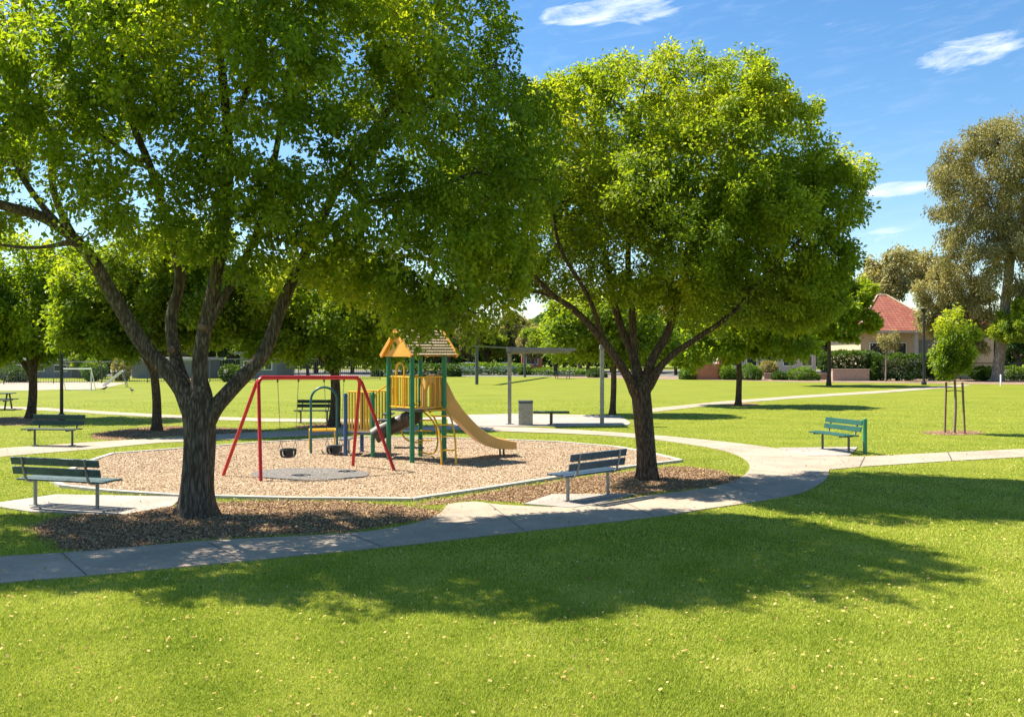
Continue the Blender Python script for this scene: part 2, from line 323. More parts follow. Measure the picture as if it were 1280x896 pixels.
path_poly = smooth_poly(gp(top_e+bot_e), 3)
J = []
for a, b in [((108,720.5),(77,692.5)),((302,702),(258,678)),((478,685),(436,668)),((655,664.5),(612,631.5)),((818,647),(775,626)),((968,624),(905,606)),((1034,598),(936,588)),((1017,575),(925,570)),((950,559),(872,558)),((860,549),(815,550)),((775,542),(745,544.5))]:
    J.append((G(*a), G(*b), .016))
sheet('path', path_poly, [M['path'], M['joint']], .020, .05, J)
rp = gp([(1000,569),(1080,571),(1180,566),(1280,561.5),(1420,556),(1420,565),(1280,571.5),(1180,577),(1080,583.5),(1030,588),(1022,578)])
sheet('path', rp, [M['path'], M['joint']], .016, .05, [(G(1081,571.5), G(1075,583.5), .03), (G(1185,566), G(1190,576.5), .03)])
pad = gp([(560,519.5),(640,517.5),(775,520),(789,529),(785,531.5),(700,533.2),(560,533.5)])
sheet('path', pad, M['slab'], .024, .05)
bslab = gp([(972,560.5),(1072,559.5),(1062,570),(1010,570.5)])
sheet('path', bslab, M['slab'], .026, .05)
b1slab = gp([(-20,632),(70,619),(228,622),(215,634),(150,645),(40,641)])
sheet('path', b1slab, M['slab'], .024, .05)
b3slab = gp([(655,631),(690,619),(795,618.5),(745,631.5),(715,636)])
sheet('path', b3slab, M['slab'], .028, .05)
lp1 = gp([(-40,506.5),(60,510),(150,515.5),(250,520.5),(340,523.2),(470,524),(560,521),(560,524.5),(470,528),(340,527.2),(250,524.5),(150,519),(60,513.5),(-40,509)])
sheet('path', lp1, M['path'], .014, .05)
lp2 = gp([(-80,563),(0,560.5),(110,553),(200,547.5),(300,541.5),(400,537),(470,533.5),(545,533),(545,539),(470,540.5),(400,544),(300,549),(200,553.5),(110,562),(0,571),(-80,576)])
sheet('path', lp2, M['path'], .012, .05)
fp = gp([(790,513),(900,502),(1000,494.5),(1100,488.5),(1165,483.5),(1200,480.8),(1215,481.6),(1175,485.5),(1105,491),(1000,497.5),(900,505.5),(800,517)])
sheet('path', fp, M['path'], .014, .05)
court = gp([(-200,479),(60,477),(160,478.5),(130,485),(40,488),(-200,491)])
sheet('pavement', court, M['path'], .012, .05)
gb = gp([(690,469.5),(1000,471.5),(1420,470.5),(1420,482.5),(1200,479.8),(1000,477.5),(860,474.5),(690,472)])
sheet('garden_soil', gb, M['dirt'], .012, .05)
sheet('road', [(-300,104),(300,104),(300,150),(-300,150)], [plain('asphalt_and_verge', (.16,.15,.13), .9, 0, .3, .3)], .008, .03)
play = gp([(66,602),(103,581),(141,568.5),(227,562),(330,554),(460,547.5),(560,549),(620,550.5),(700,554),(770,560),(810,567),(851,577),(762,588),(600,613.5),(515,626),(370,625),(227,621.5),(140,616),(78,609)])
sheet('playground_surface', play, M['softfall'], .030, .06)
# concrete edging
mb = MB(); n = len(play)
for i in range(n):
    a = Vector((*play[i], .035)); b = Vector((*play[(i+1) % n], .022)); a.z = .022; mb.bar(a, b, .12, .07)
tag(mb.build('kerb', M['kerb']), kind='structure')
def blob(L, n=4, j=.12):
    P = smooth_poly(gp(L), n); return [p+rng.normal(0, j, 2) for p in P]
ml1 = blob([(45,655),(140,640),(215,634),(300,628),(420,628),(500,633),(548,641),(535,648),(480,658),(420,665),(260,674),(120,687),(75,680)], 4, .05)
ml2 = blob([(520,632),(600,619),(700,602),(770,592),(850,584),(905,592),(925,600),(880,609),(812,617),(700,631),(600,625),(560,629)], 4, .05)
ml3 = blob([(108,545),(150,538),(200,533),(270,534),(330,538),(300,541),(200,546),(140,550)], 3, .08)
ml4 = blob([(-40,525),(20,521),(80,524),(60,529),(0,532)], 3, .08)
ml5 = blob([(1152,541),(1193,538),(1232,541),(1193,544)], 3, .03)
ml6 = blob([(370,533),(420,529),(470,531),(440,536),(390,537)], 3, .06)
ml7 = blob([(895,505),(923,503.5),(950,505),(923,507.5)], 3, .03)
for q, ml in enumerate([ml1, ml2, ml3, ml4, ml5, ml6, ml7]): sheet('mulch_bed', ml, M['mulch'], .006+.0008*q, .03)
mat_poly = [G(388+74*math.cos(a), 594.5+7.5*math.sin(a)) for a in np.linspace(0, 6.283, 40)[:-1]]
matobj = MB(); matobj.prism(mat_poly, .03, .045); tag(matobj.build('rubber_mat', M['mat'], bevel=.005), 'worn grey rubber mat lying under the red swing set', 'mat')
# grass blades
def grass():
    n = 2000000
    px = rng.uniform(-260, 1540, n); py = 500+rng.beta(1.15, 1.0, n)*470
    d = H*F/(py-HZ); X = (px-640)/F*d; Y = d
    keep = np.ones(n, bool)
    for poly in (path_poly, rp, pad, bslab, b1slab, b3slab, lp1, lp2, play): keep &= ~inside(poly, X, Y)
    for poly in (ml1, ml2, ml3, ml4, ml5, ml6): keep &= ~(inside(poly, X, Y) & (rng.random(n) > .05))
    P3 = np.stack([X, Y, np.zeros(n)], 1)
    keep &= rng.random(n) < .8+.3*vnoise(P3, .5, 5)
    X = X[keep]; Y = Y[keep]; P3 = P3[keep]; n = len(X)
    h = rng.uniform(.012, .034, n)*(1+.25*vnoise(P3, .35, 9)); wd = .0018+.00036*Y
    a = rng.uniform(0, 6.283, n); ln = rng.uniform(.2, 1.0, n)*h; b = rng.uniform(0, 6.283, n)
    V = np.empty((n, 3, 3), np.float32)
    V[:, 0] = np.stack([X-np.cos(a)*wd, Y-np.sin(a)*wd, np.zeros(n)], 1); V[:, 1] = np.stack([X+np.cos(a)*wd, Y+np.sin(a)*wd, np.zeros(n)], 1)
    V[:, 2] = np.stack([X+np.cos(b)*ln, Y+np.sin(b)*ln, h], 1)
    var = np.clip(rng.beta(2, 2.6, n)+.12*vnoise(P3, .8, 12), 0, 1); var[rng.random(n) < .012] = 1
    o = raw('grass', V.reshape(-1, 3), np.arange(n*3).reshape(n, 3), M['blade'], var=np.repeat(var, 3))
    tag(o, 'short mown green grass covering the park lawn', 'grass', kind='stuff')
grass()
def scatter(name, n, poly_list, m, s0, s1, z, label, cat, region=None, aspect=.45, spill=0, tilt=.5, excl=.22):
    Xs = []; Ys = []
    for poly, k in poly_list:
        p = np.array([(q[0], q[1]) for q in poly]); lo = p.min(0)-spill; hi = p.max(0)+spill
        X = rng.uniform(lo[0], hi[0], k*3); Y = rng.uniform(lo[1], hi[1], k*3)
        if spill: X2 = X+rng.normal(0, spill, len(X)); Y2 = Y+rng.normal(0, spill, len(X))
        else: X2, Y2 = X, Y
        kk = inside(poly, X, Y)
        for q_ in (b1slab, b3slab, path_poly): kk &= ~(inside(q_, X2, Y2) & (rng.random(len(X)) > excl))
        Xs.append(X2[kk][:k]); Ys.append(Y2[kk][:k])
    X = np.concatenate(Xs); Y = np.concatenate(Ys); n = len(X)
    L = rng.uniform(s0, s1, n); Wd = L*aspect*rng.uniform(.6, 1.4, n); a = rng.uniform(0, 6.283, n)
    u = np.stack([np.cos(a), np.sin(a), rng.normal(0, tilt, n)], 1); v = np.stack([-np.sin(a), np.cos(a), rng.normal(0, tilt, n)], 1)
    c = np.stack([X, Y, z+rng.uniform(0, .012, n)+L*tilt*.3], 1)
    V = np.empty((n, 4, 3), np.float32); V[:, 0] = c-u*L[:, None]/2; V[:, 1] = c+v*Wd[:, None]/2; V[:, 2] = c+u*L[:, None]/2; V[:, 3] = c-v*Wd[:, None]/2
    o = raw(name, V.reshape(-1, 3), np.arange(n*4).reshape(n, 4), m, var=np.repeat(rng.random(n), 4)); tag(o, label, cat, kind='stuff'); return o
scatter('wood_chips', 0, [(play, 130000)], M['chipA'], .014, .04, .03, 'pale tan wood chips spread over the playground', 'wood chips', aspect=.6, tilt=.35)
scatter('bark_chips', 0, [(ml1, 55000), (ml2, 42000), (ml3, 12000), (ml4, 3000), (ml5, 1500), (ml6, 2500)], M['chipB'], .018, .045, .01, 'brown bark chips and leaf litter under the trees', 'bark chips', spill=.12)
fr = gp([(-200,560),(1500,560),(1500,960),(-200,960)])
scatter('fallen_leaves', 0, [(fr, 13000), (path_poly, 300), (ml1, 900), (ml2, 500)], M['fallen'], .015, .042, .028, 'dry yellow and tan leaves scattered over the lawn', 'fallen leaves', aspect=.7, tilt=.35, excl=.5)
# ------------------------------------------------------------------ trees
def grow(seed, limbs, ells, n_attr, step, kill, maxit=140, shell=.35, gap=.0, infl=3.0):
    """limbs: list of (polyline, r0, r1). ells: list of (centre, radii). Returns pos, parent, manual radius"""
    g = np.random.default_rng(seed); pos = []; par = []; man = []
    for li, (pl, r0, r1) in enumerate(limbs):
        pl = smooth_line(pl, 8); L = [0]
        for i in range(1, len(pl)): L.append(L[-1]+np.linalg.norm(pl[i]-pl[i-1]))
        m = max(2, int(L[-1]/(step*.6))); ts = np.linspace(0, L[-1], m+1); pts = np.stack([np.interp(ts, L, [p[k] for p in pl]) for k in range(3)], 1)
        if li == 0: prev = -1; i0 = 0
        else:
            dd = np.linalg.norm(np.array(pos)-pts[0], axis=1); prev = int(dd.argmin()); i0 = 0 if dd[prev] > .05 else 1
        for i in range(i0, len(pts)):
            pos.append(pts[i]); par.append(prev); man.append(r0+(r1-r0)*(i/m)**.8); prev = len(pos)-1
    # attractors
    vol = np.array([e[1][0]*e[1][1]*e[1][2] for e in ells]); cnt = np.maximum(1, (vol**.8/(vol**.8).sum()*n_attr)).astype(int); A = []
    for (c, r), k in zip(ells, cnt):
        u = g.normal(size=(k, 3)); u /= np.linalg.norm(u, axis=1)[:, None]; rr = (shell+(1-shell)*g.random(k))**.6
        A.append(np.array(c)+u*rr[:, None]*np.array(r))
    A = np.concatenate(A)
    # thin interior, clump
    A = A[g.random(len(A)) < np.clip(.75+gap+.55*vnoise(A, .28, seed+1), 0.05, 1)]
    pos = list(pos); P = np.array(pos); nd = np.full(len(A), 1e9); ni = np.zeros(len(A), int)
    def upd(new, off):
        nonlocal nd, ni
        for s in range(0, len(new), 256):
            D = np.linalg.norm(A[:, None]-new[None, s:s+256], axis=2); j = D.argmin(1); dm = D[np.arange(len(A)), j]; b = dm < nd
            nd[b] = dm[b]; ni[b] = off+s+j[b]
    # growth may only start off limb nodes thinner than the trunk
    ok = np.array([i for i in range(len(P)) if man[i] < limbs[0][1]*.70])
    for s in range(0, len(ok), 256):
        D = np.linalg.norm(A[:, None]-P[ok[s:s+256]][None], axis=2); j = D.argmin(1); dm = D[np.arange(len(A)), j]; b = dm < nd; nd[b] = dm[b]; ni[b] = ok[s:s+256][j[b]]
    for it in range(maxit):
        al = nd > kill
        A = A[al]; nd = nd[al]; ni = ni[al]
        if len(A) < 5: break
        act = nd < infl+it*.15
        if not act.any(): break
        dirs = (A[act]-P[ni[act]])/nd[act][:, None]; S = np.zeros((len(P), 3)); np.add.at(S, ni[act], dirs)
        idx = np.unique(ni[act]); v = S[idx]+g.normal(0, .18, (len(idx), 3)); v[:, 2] += .05
        v /= np.linalg.norm(v, axis=1)[:, None]+1e-9; new = P[idx]+v*step
        off = len(P); P = np.concatenate([P, new]); par += list(idx); man += [0]*len(idx); upd(new, off)
        if len(P) > 30000: break
    return P, np.array(par), np.array(man)
def radii(P, par, man, r0=.006, e=2.35):
    n = len(P); acc = np.zeros(n); r = np.zeros(n); cnt = np.zeros(n, int)
    for i in range(n-1, -1, -1):
        r[i] = max(acc[i], r0**e)**(1/e)
        if par[i] >= 0: acc[par[i]] += r[i]**e
    for i in range(n):
        if man[i] > 0: r[i] = max(man[i], r[par[i]]*.86 if par[i] >= 0 else 0)
        elif par[i] >= 0: r[i] = min(r[i], r[par[i]]*.85)
    return r
def branchmesh(P, par, r, flare=0, minr=.0):
    n = len(P); ch = [[] for _ in range(n)]
    for i in range(n):
        if par[i] >= 0: ch[par[i]].append(i)
    # smooth
    for _ in range(2):
        Q = P.copy()
        for i in range(n):
            if par[i] >= 0 and len(ch[i]) and r[i] < .05:
                Q[i] = .5*P[i]+.25*P[par[i]]+.25*P[ch[i][0]]
        P = Q
    V = []; Fc = []; nv = 0; starts = [(-1, 0)]
    g = np.random.default_rng(1)
    while starts:
        p, i = starts.pop(); chain = ([p] if p >= 0 else [])+[i]; k = i
        while ch[k]:
            c = sorted(ch[k], key=lambda j: -r[j]); 
            for o in c[1:]:
                if r[o] >= minr: starts.append((k, o))
            if r[c[0]] < minr: break
            k = c[0]; chain.append(k)
        if len(chain) < 2: continue
        pts = P[chain]; rr = r[chain].copy()
        if p >= 0: rr[0] = min(rr[0], rr[1]*1.15)
        m = 22 if rr.max() > .12 else (10 if rr.max() > .05 else (6 if rr.max() > .018 else 3))
        up = None; ring = []
        for q in range(len(pts)):
            d = pts[min(q+1, len(pts)-1)]-pts[max(q-1, 0)]; d = d/(np.linalg.norm(d)+1e-9)
            if up is None:
                up = np.cross(d, [0.3, 1, .1]); 
            up = up-d*up.dot(d); up /= np.linalg.norm(up)+1e-9; s = np.cross(d, up)
            a = np.arange(m)*2*math.pi/m; rad = np.full(m, rr[q])
            if m >= 22:
                z = pts[q][2]; rad = rad*(1+.035*np.sin(3*a+z*2)+.03*np.sin(7*a+z*1.2))
                if flare: fl = math.exp(-max(z, 0)/.22)*flare; rad = rad*(1+fl*(.45+.35*np.sin(5*a+1)+.2*np.sin(8*a)))
            ring.append(pts[q]+np.outer(np.cos(a)*rad, up)+np.outer(np.sin(a)*rad, s))
        V.append(np.concatenate(ring)); L = len(pts)
        a0 = (np.arange(L-1)[:, None]*m+np.arange(m)[None]); a1 = (np.arange(L-1)[:, None]*m+(np.arange(m)[None]+1) % m)
        Fc.append(np.stack([a0, a1, a1+m, a0+m], 2).reshape(-1, 4)+nv); nv += L*m
    return np.concatenate(V), np.concatenate(Fc), P
def leaves_at(C0, out, size, g, droop=.5, var=None, wide=.62):
    n = len(C0); ax = out+g.normal(0, .55, (n, 3)); ax[:, 2] -= droop; ax /= np.linalg.norm(ax, axis=1)[:, None]
    nr = g.normal(0, .6, (n, 3)); nr[:, 2] += .8; sd = np.cross(ax, nr); sd /= np.linalg.norm(sd, axis=1)[:, None]+1e-9; nn = np.cross(sd, ax)
    L = size*g.uniform(.6, 1.25, n)[:, None]; wd = L*wide/2
    V = np.empty((n, 4, 3), np.float32); V[:, 0] = C0; V[:, 1] = C0+ax*L*.45+sd*wd+nn*L*.12; V[:, 2] = C0+ax*L; V[:, 3] = C0+ax*L*.45-sd*wd+nn*L*.12
    if var is None: var = g.random(n)
    return V.reshape(-1, 3), np.arange(n*4).reshape(n, 4), np.repeat(var, 4)
def tree(name, label, limbs, ells, n_attr, n_leaf, leaf, step, kill, leafm, barkm, seed, group=None, flare=0, clus=.22, r0=.006, shell=.35, gap=0, minr=0, droop=.5, base=None, stubs=(), cat='tree', thr=None, top=.25, wide=.62, cl=.8, bare=0):
    bx = np.array(limbs[0][0][0], float); bx[2] = 0
    P, par, man = grow(seed, limbs, ells, n_attr, step, kill, shell=shell, gap=gap)
    r = radii(P, par, man, r0); V, Fc, P = branchmesh(P, par, r, flare, minr)
    root = empty(name, bx, 0, label, cat, group)
    raw('trunk', V-bx, Fc, barkm, root, smooth=True)
    g = np.random.default_rng(seed+5); haschild = np.zeros(len(P), bool); haschild[par[par >= 0]] = True
    thr = thr or r0*3.2; cand = np.where(r < thr)[0]; wgt = np.where(haschild[cand], 1.0, 1.9)
    # leaf density in clumps
    wgt *= np.clip(.8+cl*vnoise(P[cand], .45, seed+2), .08, 1.8)
    if bare:
        mn = P[man > .03]; dm = np.full(len(cand), 9.0)
        for s_ in range(0, len(mn), 64): dm = np.minimum(dm, np.linalg.norm(P[cand][:, None]-mn[None, s_:s_+64], axis=2).min(1))
        wgt *= np.clip((dm/bare)**2, .04, 1)
    wgt /= wgt.sum()
    pick = cand[g.choice(len(cand), n_leaf, p=wgt)]
    dd = P[pick]-P[np.maximum(par[pick], 0)]; dd /= np.linalg.norm(dd, axis=1)[:, None]+1e-9
    off = g.normal(0, 1, (n_leaf, 3)); off /= np.linalg.norm(off, axis=1)[:, None]; off *= (g.random(n_leaf)**.5*clus)[:, None]; off[:, 2] -= clus*.15
    c = P[pick]+off-dd*g.uniform(0, step, n_leaf)[:, None]
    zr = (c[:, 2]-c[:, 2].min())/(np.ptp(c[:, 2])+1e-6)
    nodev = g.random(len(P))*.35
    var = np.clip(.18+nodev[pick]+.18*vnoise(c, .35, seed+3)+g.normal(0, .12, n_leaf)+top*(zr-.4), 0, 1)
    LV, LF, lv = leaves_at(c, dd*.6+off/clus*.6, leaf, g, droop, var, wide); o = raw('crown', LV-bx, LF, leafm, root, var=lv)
    print(name, len(P), 'nodes', n_leaf)
    return root
def el(d, L):
    return [(W(px, py, d+do), (rx*d/F, rd, ry*d/F)) for (px, py, rx, ry, do, rd) in L]
def wl(L): return [W(*p) for p in L]
D1 = 14.23
l1 = [
 (wl([(246,650,D1),(247,600,D1),(249,540,D1),(246,505,D1)]), 0.228, 0.240),
 (wl([(244,512,D1),(215,470,D1-.1),(180,432,D1-.2),(145,375,D1-.4),(108,315,D1-.7),(60,275,D1-.9),(0,256,D1-1.1),(-90,230,D1-1.3)]), 0.139, 0.056),
 (wl([(238,500,D1),(222,455,D1+.3),(214,400,D1+.5),(224,335,D1+.6),(190,215,D1+.4),(165,150,D1+.3),(150,60,D1)]), 0.112, 0.040),
 (wl([(250,505,D1),(250,450,D1),(260,395,D1-.1),(274,325,D1-.2),(285,220,D1-.3),(280,110,D1-.4),(265,0,D1-.4),(262,-90,D1-.4)]), 0.126, 0.040),
 (wl([(262,402,D1-.1),(292,350,D1-.1),(325,280,D1),(345,190,D1+.1),(365,60,D1+.3),(380,-60,D1+.5)]), 0.068, 0.032),
 (wl([(254,525,D1),(290,485,D1+.1),(330,440,D1+.3),(355,375,D1+.4),(395,290,D1+.5),(440,200,D1+.6),(500,120,D1+.8),(550,60,D1+.9)]), 0.129, 0.040),
 (wl([(90,297,D1-.8),(66,235,D1-1),(62,170,D1-1.2),(40,120,D1-1.4),(0,85,D1-1.6)]), 0.061, 0.024),
 (wl([(70,280,D1-.85),(30,225,D1-.6),(10,180,D1-.4),(-40,100,D1-.2)]), 0.054, 0.024),
 (wl([(175,205,D1+.4),(120,165,D1+.1),(60,140,D1-.3),(10,85,D1-.6)]), 0.034, 0.016),
 (wl([(280,180,D1-.3),(310,110,D1-.6),(330,50,D1-.9),(350,-30,D1-1.2)]), 0.054, 0.024),
 (wl([(345,190,D1+.1),(310,250,D1-.2)]), 0.020, 0.024),
 (wl([(385,310,D1+.5),(450,260,D1+.2),(520,240,D1-.1),(600,215,D1-.3)]), 0.068, 0.032),
 (wl([(420,240,D1+.5),(480,170,D1),(560,110,D1-.4),(620,80,D1-.5)]), 0.054, 0.024),
 (wl([(370,340,D1+.4),(430,320,D1+1),(510,320,D1+1.5),(590,340,D1+1.6)]), 0.054, 0.024),
 (wl([(490,320,D1+1.3),(540,360,D1+.9),(600,395,D1+.5)]), 0.027, 0.016),
 (wl([(100,300,D1-.8),(40,310,D1-.6),(-40,300,D1-.4)]), 0.031, 0.016),
]
e1 = el(D1, [(110,90,110,65,-2.3,1.5),(240,50,120,75,-2.1,1.6),(-20,140,90,65,-2.1,1.5),(350,90,90,60,-1.9,1.4),(-260,120,110,150,0,2.4),(-250,-40,120,120,0,2.4),(-90,100,150,150,0,2.6),(60,60,170,120,0,2.8),(170,-90,200,110,0,2.8),(380,-80,220,110,0,2.8),(250,60,170,100,-.8,2.4),(170,180,140,110,-.9,2.0),(250,250,150,70,-1.0,1.6),
 (420,60,150,110,0,2.7),(545,70,95,100,.1,2.3),(570,190,130,120,0,2.4),(640,190,70,90,.1,1.6),(420,270,120,75,-.9,1.7),(540,330,100,85,-.1,1.9),(540,340,90,80,.3,1.6),(600,375,62,62,.2,1.4),(630,330,50,60,.3,1.2),(520,395,50,45,.1,1.0),(440,340,60,40,-.3,1.0),(350,190,110,90,-1.3,1.6),
 (-80,260,110,50,0,1.8),(330,310,120,42,-.9,1.2),(120,290,70,40,-.9,1.0),(590,20,60,60,0,1.4),(655,170,58,75,.3,1.5),(650,240,62,60,.3,1.5),(610,300,70,60,.2,1.6),(500,150,90,80,.6,2.0)])
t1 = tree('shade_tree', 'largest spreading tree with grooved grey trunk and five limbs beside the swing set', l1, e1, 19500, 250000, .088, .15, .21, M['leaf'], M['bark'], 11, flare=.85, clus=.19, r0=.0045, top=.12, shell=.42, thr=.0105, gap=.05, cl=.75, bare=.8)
for (px, py, dd, rr) in ((252,408,13.99,.05),(213,437,14.40,.045)):
    mb = MB(); p = Vector(W(px, py, dd)-np.array((t1.location))); mb.tube([p+Vector((0,.05,0)), p+Vector((.01,-.07,.0)), p+Vector((.01,-.08,0))], [rr*1.25, rr, rr*.82], 14); mb.build('pruned_knot', M['wood'], t1, smooth=True)
D2 = 18.3
l2 = [
 (wl([(811,602,D2),(808,560,D2),(803,510,D2),(800,485,D2)]), 0.185, 0.189),
 (wl([(797,492,D2),(775,455,D2-.2),(745,415,D2-.4),(715,385,D2-.5),(690,368,D2-.6),(655,330,D2-.8),(640,300,D2-.9)]), 0.105, 0.033),
 (wl([(800,488,D2),(793,450,D2+.1),(775,405,D2+.2),(762,350,D2+.2),(752,290,D2+.2),(745,200,D2+.2)]), 0.105, 0.029),
 (wl([(793,440,D2+.1),(790,390,D2),(785,330,D2-.1),(790,240,D2-.2),(800,150,D2-.2)]), 0.084, 0.025),
 (wl([(803,490,D2),(815,450,D2),(835,415,D2),(848,370,D2),(868,300,D2+.1),(900,220,D2+.2),(920,150,D2+.2)]), 0.105, 0.029),
 (wl([(806,485,D2),(835,448,D2-.2),(875,420,D2-.4),(915,392,D2-.5),(960,340,D2-.6),(1010,290,D2-.6)]), 0.077, 0.025),
 (wl([(845,375,D2),(880,330,D2+.8),(930,290,D2+1.2)]), 0.056, 0.025),
 (wl([(705,377,D2-.6),(670,365,D2-.3),(630,368,D2)]), 0.035, 0.016),
 (wl([(755,425,D2-.3),(735,370,D2-.8),(700,310,D2-1.2),(690,250,D2-1.3)]), 0.056, 0.025)]
e2 = el(D2, [(740,105,38,30,.2,1.2),(845,85,40,28,0,1.3),(935,120,38,28,-.4,1.2),(1040,200,35,30,.1,1.2),(905,200,60,45,-2.2,1.2),(800,230,60,45,-2.2,1.2),(700,225,40,35,-1.2,1.1),(980,270,50,40,-1.8,1.1),(850,300,60,35,-2.2,1.1),(700,170,70,75,0,2.0),(790,140,85,70,0,2.4),(890,130,85,62,0,2.4),(960,190,85,75,0,2.4),(1015,250,62,70,0,2.0),(870,230,150,110,0,3.2),(740,250,90,90,0,2.4),(950,310,95,62,-.2,2.4),(820,320,110,60,-.6,2.2),
 (705,320,60,50,-.2,1.4),(1000,340,60,50,.4,1.5),(880,370,90,42,.2,1.8),(985,375,70,42,.2,1.6),(900,385,60,32,-.4,1.4),(1030,330,40,40,.2,1.3),(600,250,70,80,.6,1.6)])
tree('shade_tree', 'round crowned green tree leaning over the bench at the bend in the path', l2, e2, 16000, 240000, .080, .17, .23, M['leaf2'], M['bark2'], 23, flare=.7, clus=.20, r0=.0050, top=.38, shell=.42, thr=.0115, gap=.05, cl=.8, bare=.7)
# ----- mid and far trees
def simple(name, label, px, py, hgt_trunk, tr, crown, n_leaf, leaf, leafm, barkm, seed, group=None, lean=0, spread=3, step=.32, kill=.45, na=1700, top=.3, cat='tree', gap=.1, droop=.5, clus=.4, wide=.62, d=None, r0=.012):
    """crown in px ellipses; trunk splits at hgt_trunk metres"""
    d = d or H*F/(py-HZ); g = np.random.default_rng(seed); x = (px-640)/F*d
    b = np.array((x, d, 0)); f = np.array((x+lean, d, hgt_trunk)); es = el(d, crown)
    limbs = [([b, (b+f)/2+np.array((.04,0,0)), f], tr, tr*.8)]
    lo = min(e[0][2]-e[1][2] for e in es); cx = np.mean([e[0] for e in es], 0)
    for k in range(spread):
        e = es[g.integers(len(es))]; a = 6.283*k/spread+g.uniform(-.4, .4); w_ = max(e[1][0] for e in es)
        tgt = np.array((cx[0]+math.cos(a)*w_*.45, cx[1]+math.sin(a)*w_*.4, cx[2]+g.uniform(-.3, .3)*es[0][1][2]))
        mid = f*.55+tgt*.45+np.array((math.cos(a)*.25, math.sin(a)*.2, .1))
        limbs.append(([f-np.array((0,0,.15)), mid, tgt], tr*.60, tr*.22))
    return tree(name, label, limbs, es, na, n_leaf, leaf, step, kill, leafm, barkm, seed, group, flare=.5, clus=clus, r0=r0, shell=.3, gap=gap, top=top, cat=cat, droop=droop, minr=0, thr=r0*3.2, wide=wide)
TG = 'shade trees across the lawn'
simple('shade_tree', 'green tree with short forked trunk left of the black lamp post', 38, 523, 1.7, .18, [(-20,395,80,62,0,2.2),(55,390,75,62,0,2.4),(20,335,85,45,0,2.2),(-60,350,60,70,0,2),(95,350,50,50,0,2)], 50000, .17, M['leaf'], M['bark2'], 31, TG, .1, 4)
simple('shade_tree', 'tree with bare forked trunk in mulch between dark bench and swing', 196, 538, 2.0, .155, [(130,365,66,58,0,2.2),(200,340,80,62,0,2.2),(275,375,62,55,0,2.2),(105,400,50,45,0,1.5),(180,415,65,36,0,1.5),(250,320,60,50,0,2)], 54000, .16, M['leaf3'], M['bark2'], 32, TG, -.1, 4, top=.4)
simple('shade_tree', 'dark leafy tree directly behind the climbing arch and swing', 418, 533, 2.0, .19, [(345,405,58,52,0,2),(420,395,70,58,0,2.2),(490,410,48,45,0,2),(400,350,90,48,0,2),(320,370,40,50,0,2)], 50000, .15, M['leaf'], M['bark2'], 33, TG, 0, 5)
simple('shade_tree', 'yellow green tree with straight trunk behind the shelter lamp pole', 766, 518, 2.6, .13, [(715,410,42,45,0,1.8),(770,400,60,50,0,2),(800,420,50,40,0,1.8)], 26000, .19, M['leaf3'], M['bark2'], 34, TG, 0, 4, top=.35)
simple('shade_tree', 'small tree on open lawn just below the far pale path', 923, 507, 2.7, .15, [(880,420,55,38,0,2.4),(940,400,65,48,0,2.6),(980,425,45,30,0,2)], 30000, .22, M['leaf2'], M['bark2'], 35, TG, 0, 4)
simple('shade_tree', 'dense dark green tree left of the red roofed house', 1036, 482, 4.0, .17, [(1030,385,62,42,0,4),(1060,370,38,38,0,3),(1072,398,28,34,0,3),(990,400,50,35,0,3),(1010,350,45,30,0,3)], 42000, .33, M['leaf2'], M['bark2'], 36, TG, 0, 4, step=.7, kill=1.0)
simple('gum_tree', 'tallest olive brown gum tree rising above the house at the right', 1246, 477, 12.0, .5, [(1230,210,58,62,0,5),(1270,190,55,55,0,5),(1185,245,28,50,0,3.5),(1300,260,50,70,0,5),(1215,300,45,42,0,4),(1260,330,60,45,-1,4),(1330,200,50,60,0,5)], 70000, .32, M['euc'], M['gumbark'], 41, None, 1.3, 6, step=.8, kill=1.1, na=2200, gap=-.1, clus=.9, droop=1.2, wide=.36, r0=.02, top=.15)
simple('gum_tree', 'olive grey gum tree standing in front of the red roof', 1165, 476, 3.5, .28, [(1165,385,26,45,0,2.4),(1200,390,32,45,0,2.5),(1180,350,30,30,0,2.2),(1222,385,28,50,0,2.5),(1210,430,25,35,0,2.2)], 34000, .28, M['euc'], M['gumbark'], 42, None, .3, 4, step=.7, kill=1.0, gap=-.1, clus=.7, droop=1, wide=.4, r0=.018)
simple('gum_tree', 'distant brown green gum tree left of the tallest gum', 1110, 468, 9, .5, [(1100,335,22,20,0,6),(1130,328,28,22,0,6),(1160,335,28,26,0,6),(1115,355,40,18,0,6)], 14000, .45, M['euc'], M['gumbark'], 43, None, 0, 5, step=1.2, kill=1.7, na=900, gap=-.1, clus=1.1, droop=1, d=125, r0=.03)
simple('shade_tree', 'bright green tree cut by the right edge before the metal fence', 1290, 478, 3.6, .24, [(1262,410,28,22,0,2.5),(1280,390,26,22,0,2.5),(1310,410,30,40,0,2.5)], 20000, .24, M['leaf3'], M['bark2'], 44, TG, 0, 4, step=.7, kill=1.0, top=.35)
simple('sapling', 'thin sparse grey sapling in front of the hedge', 1107, 477, 3.5, .07, [(1100,430,14,16,0,1),(1118,425,14,16,0,1)], 1800, .16, M['euc'], M['gumbark'], 45, None, 0, 3, step=.5, kill=.7, na=200, r0=.012)
yt = simple('young_tree', 'young staked tree with narrow leafy crown on the right lawn', 1193, 541.5, 1.9, .045, [(1193,440,30,36,0,.7),(1188,400,24,30,0,.6),(1205,430,24,32,0,.6),(1176,455,16,18,0,.4)], 8500, .10, M['leaf3'], M['trunkpale'], 46, None, 0, 3, step=.22, kill=.32, na=700, top=.3, clus=.2, r0=.007)
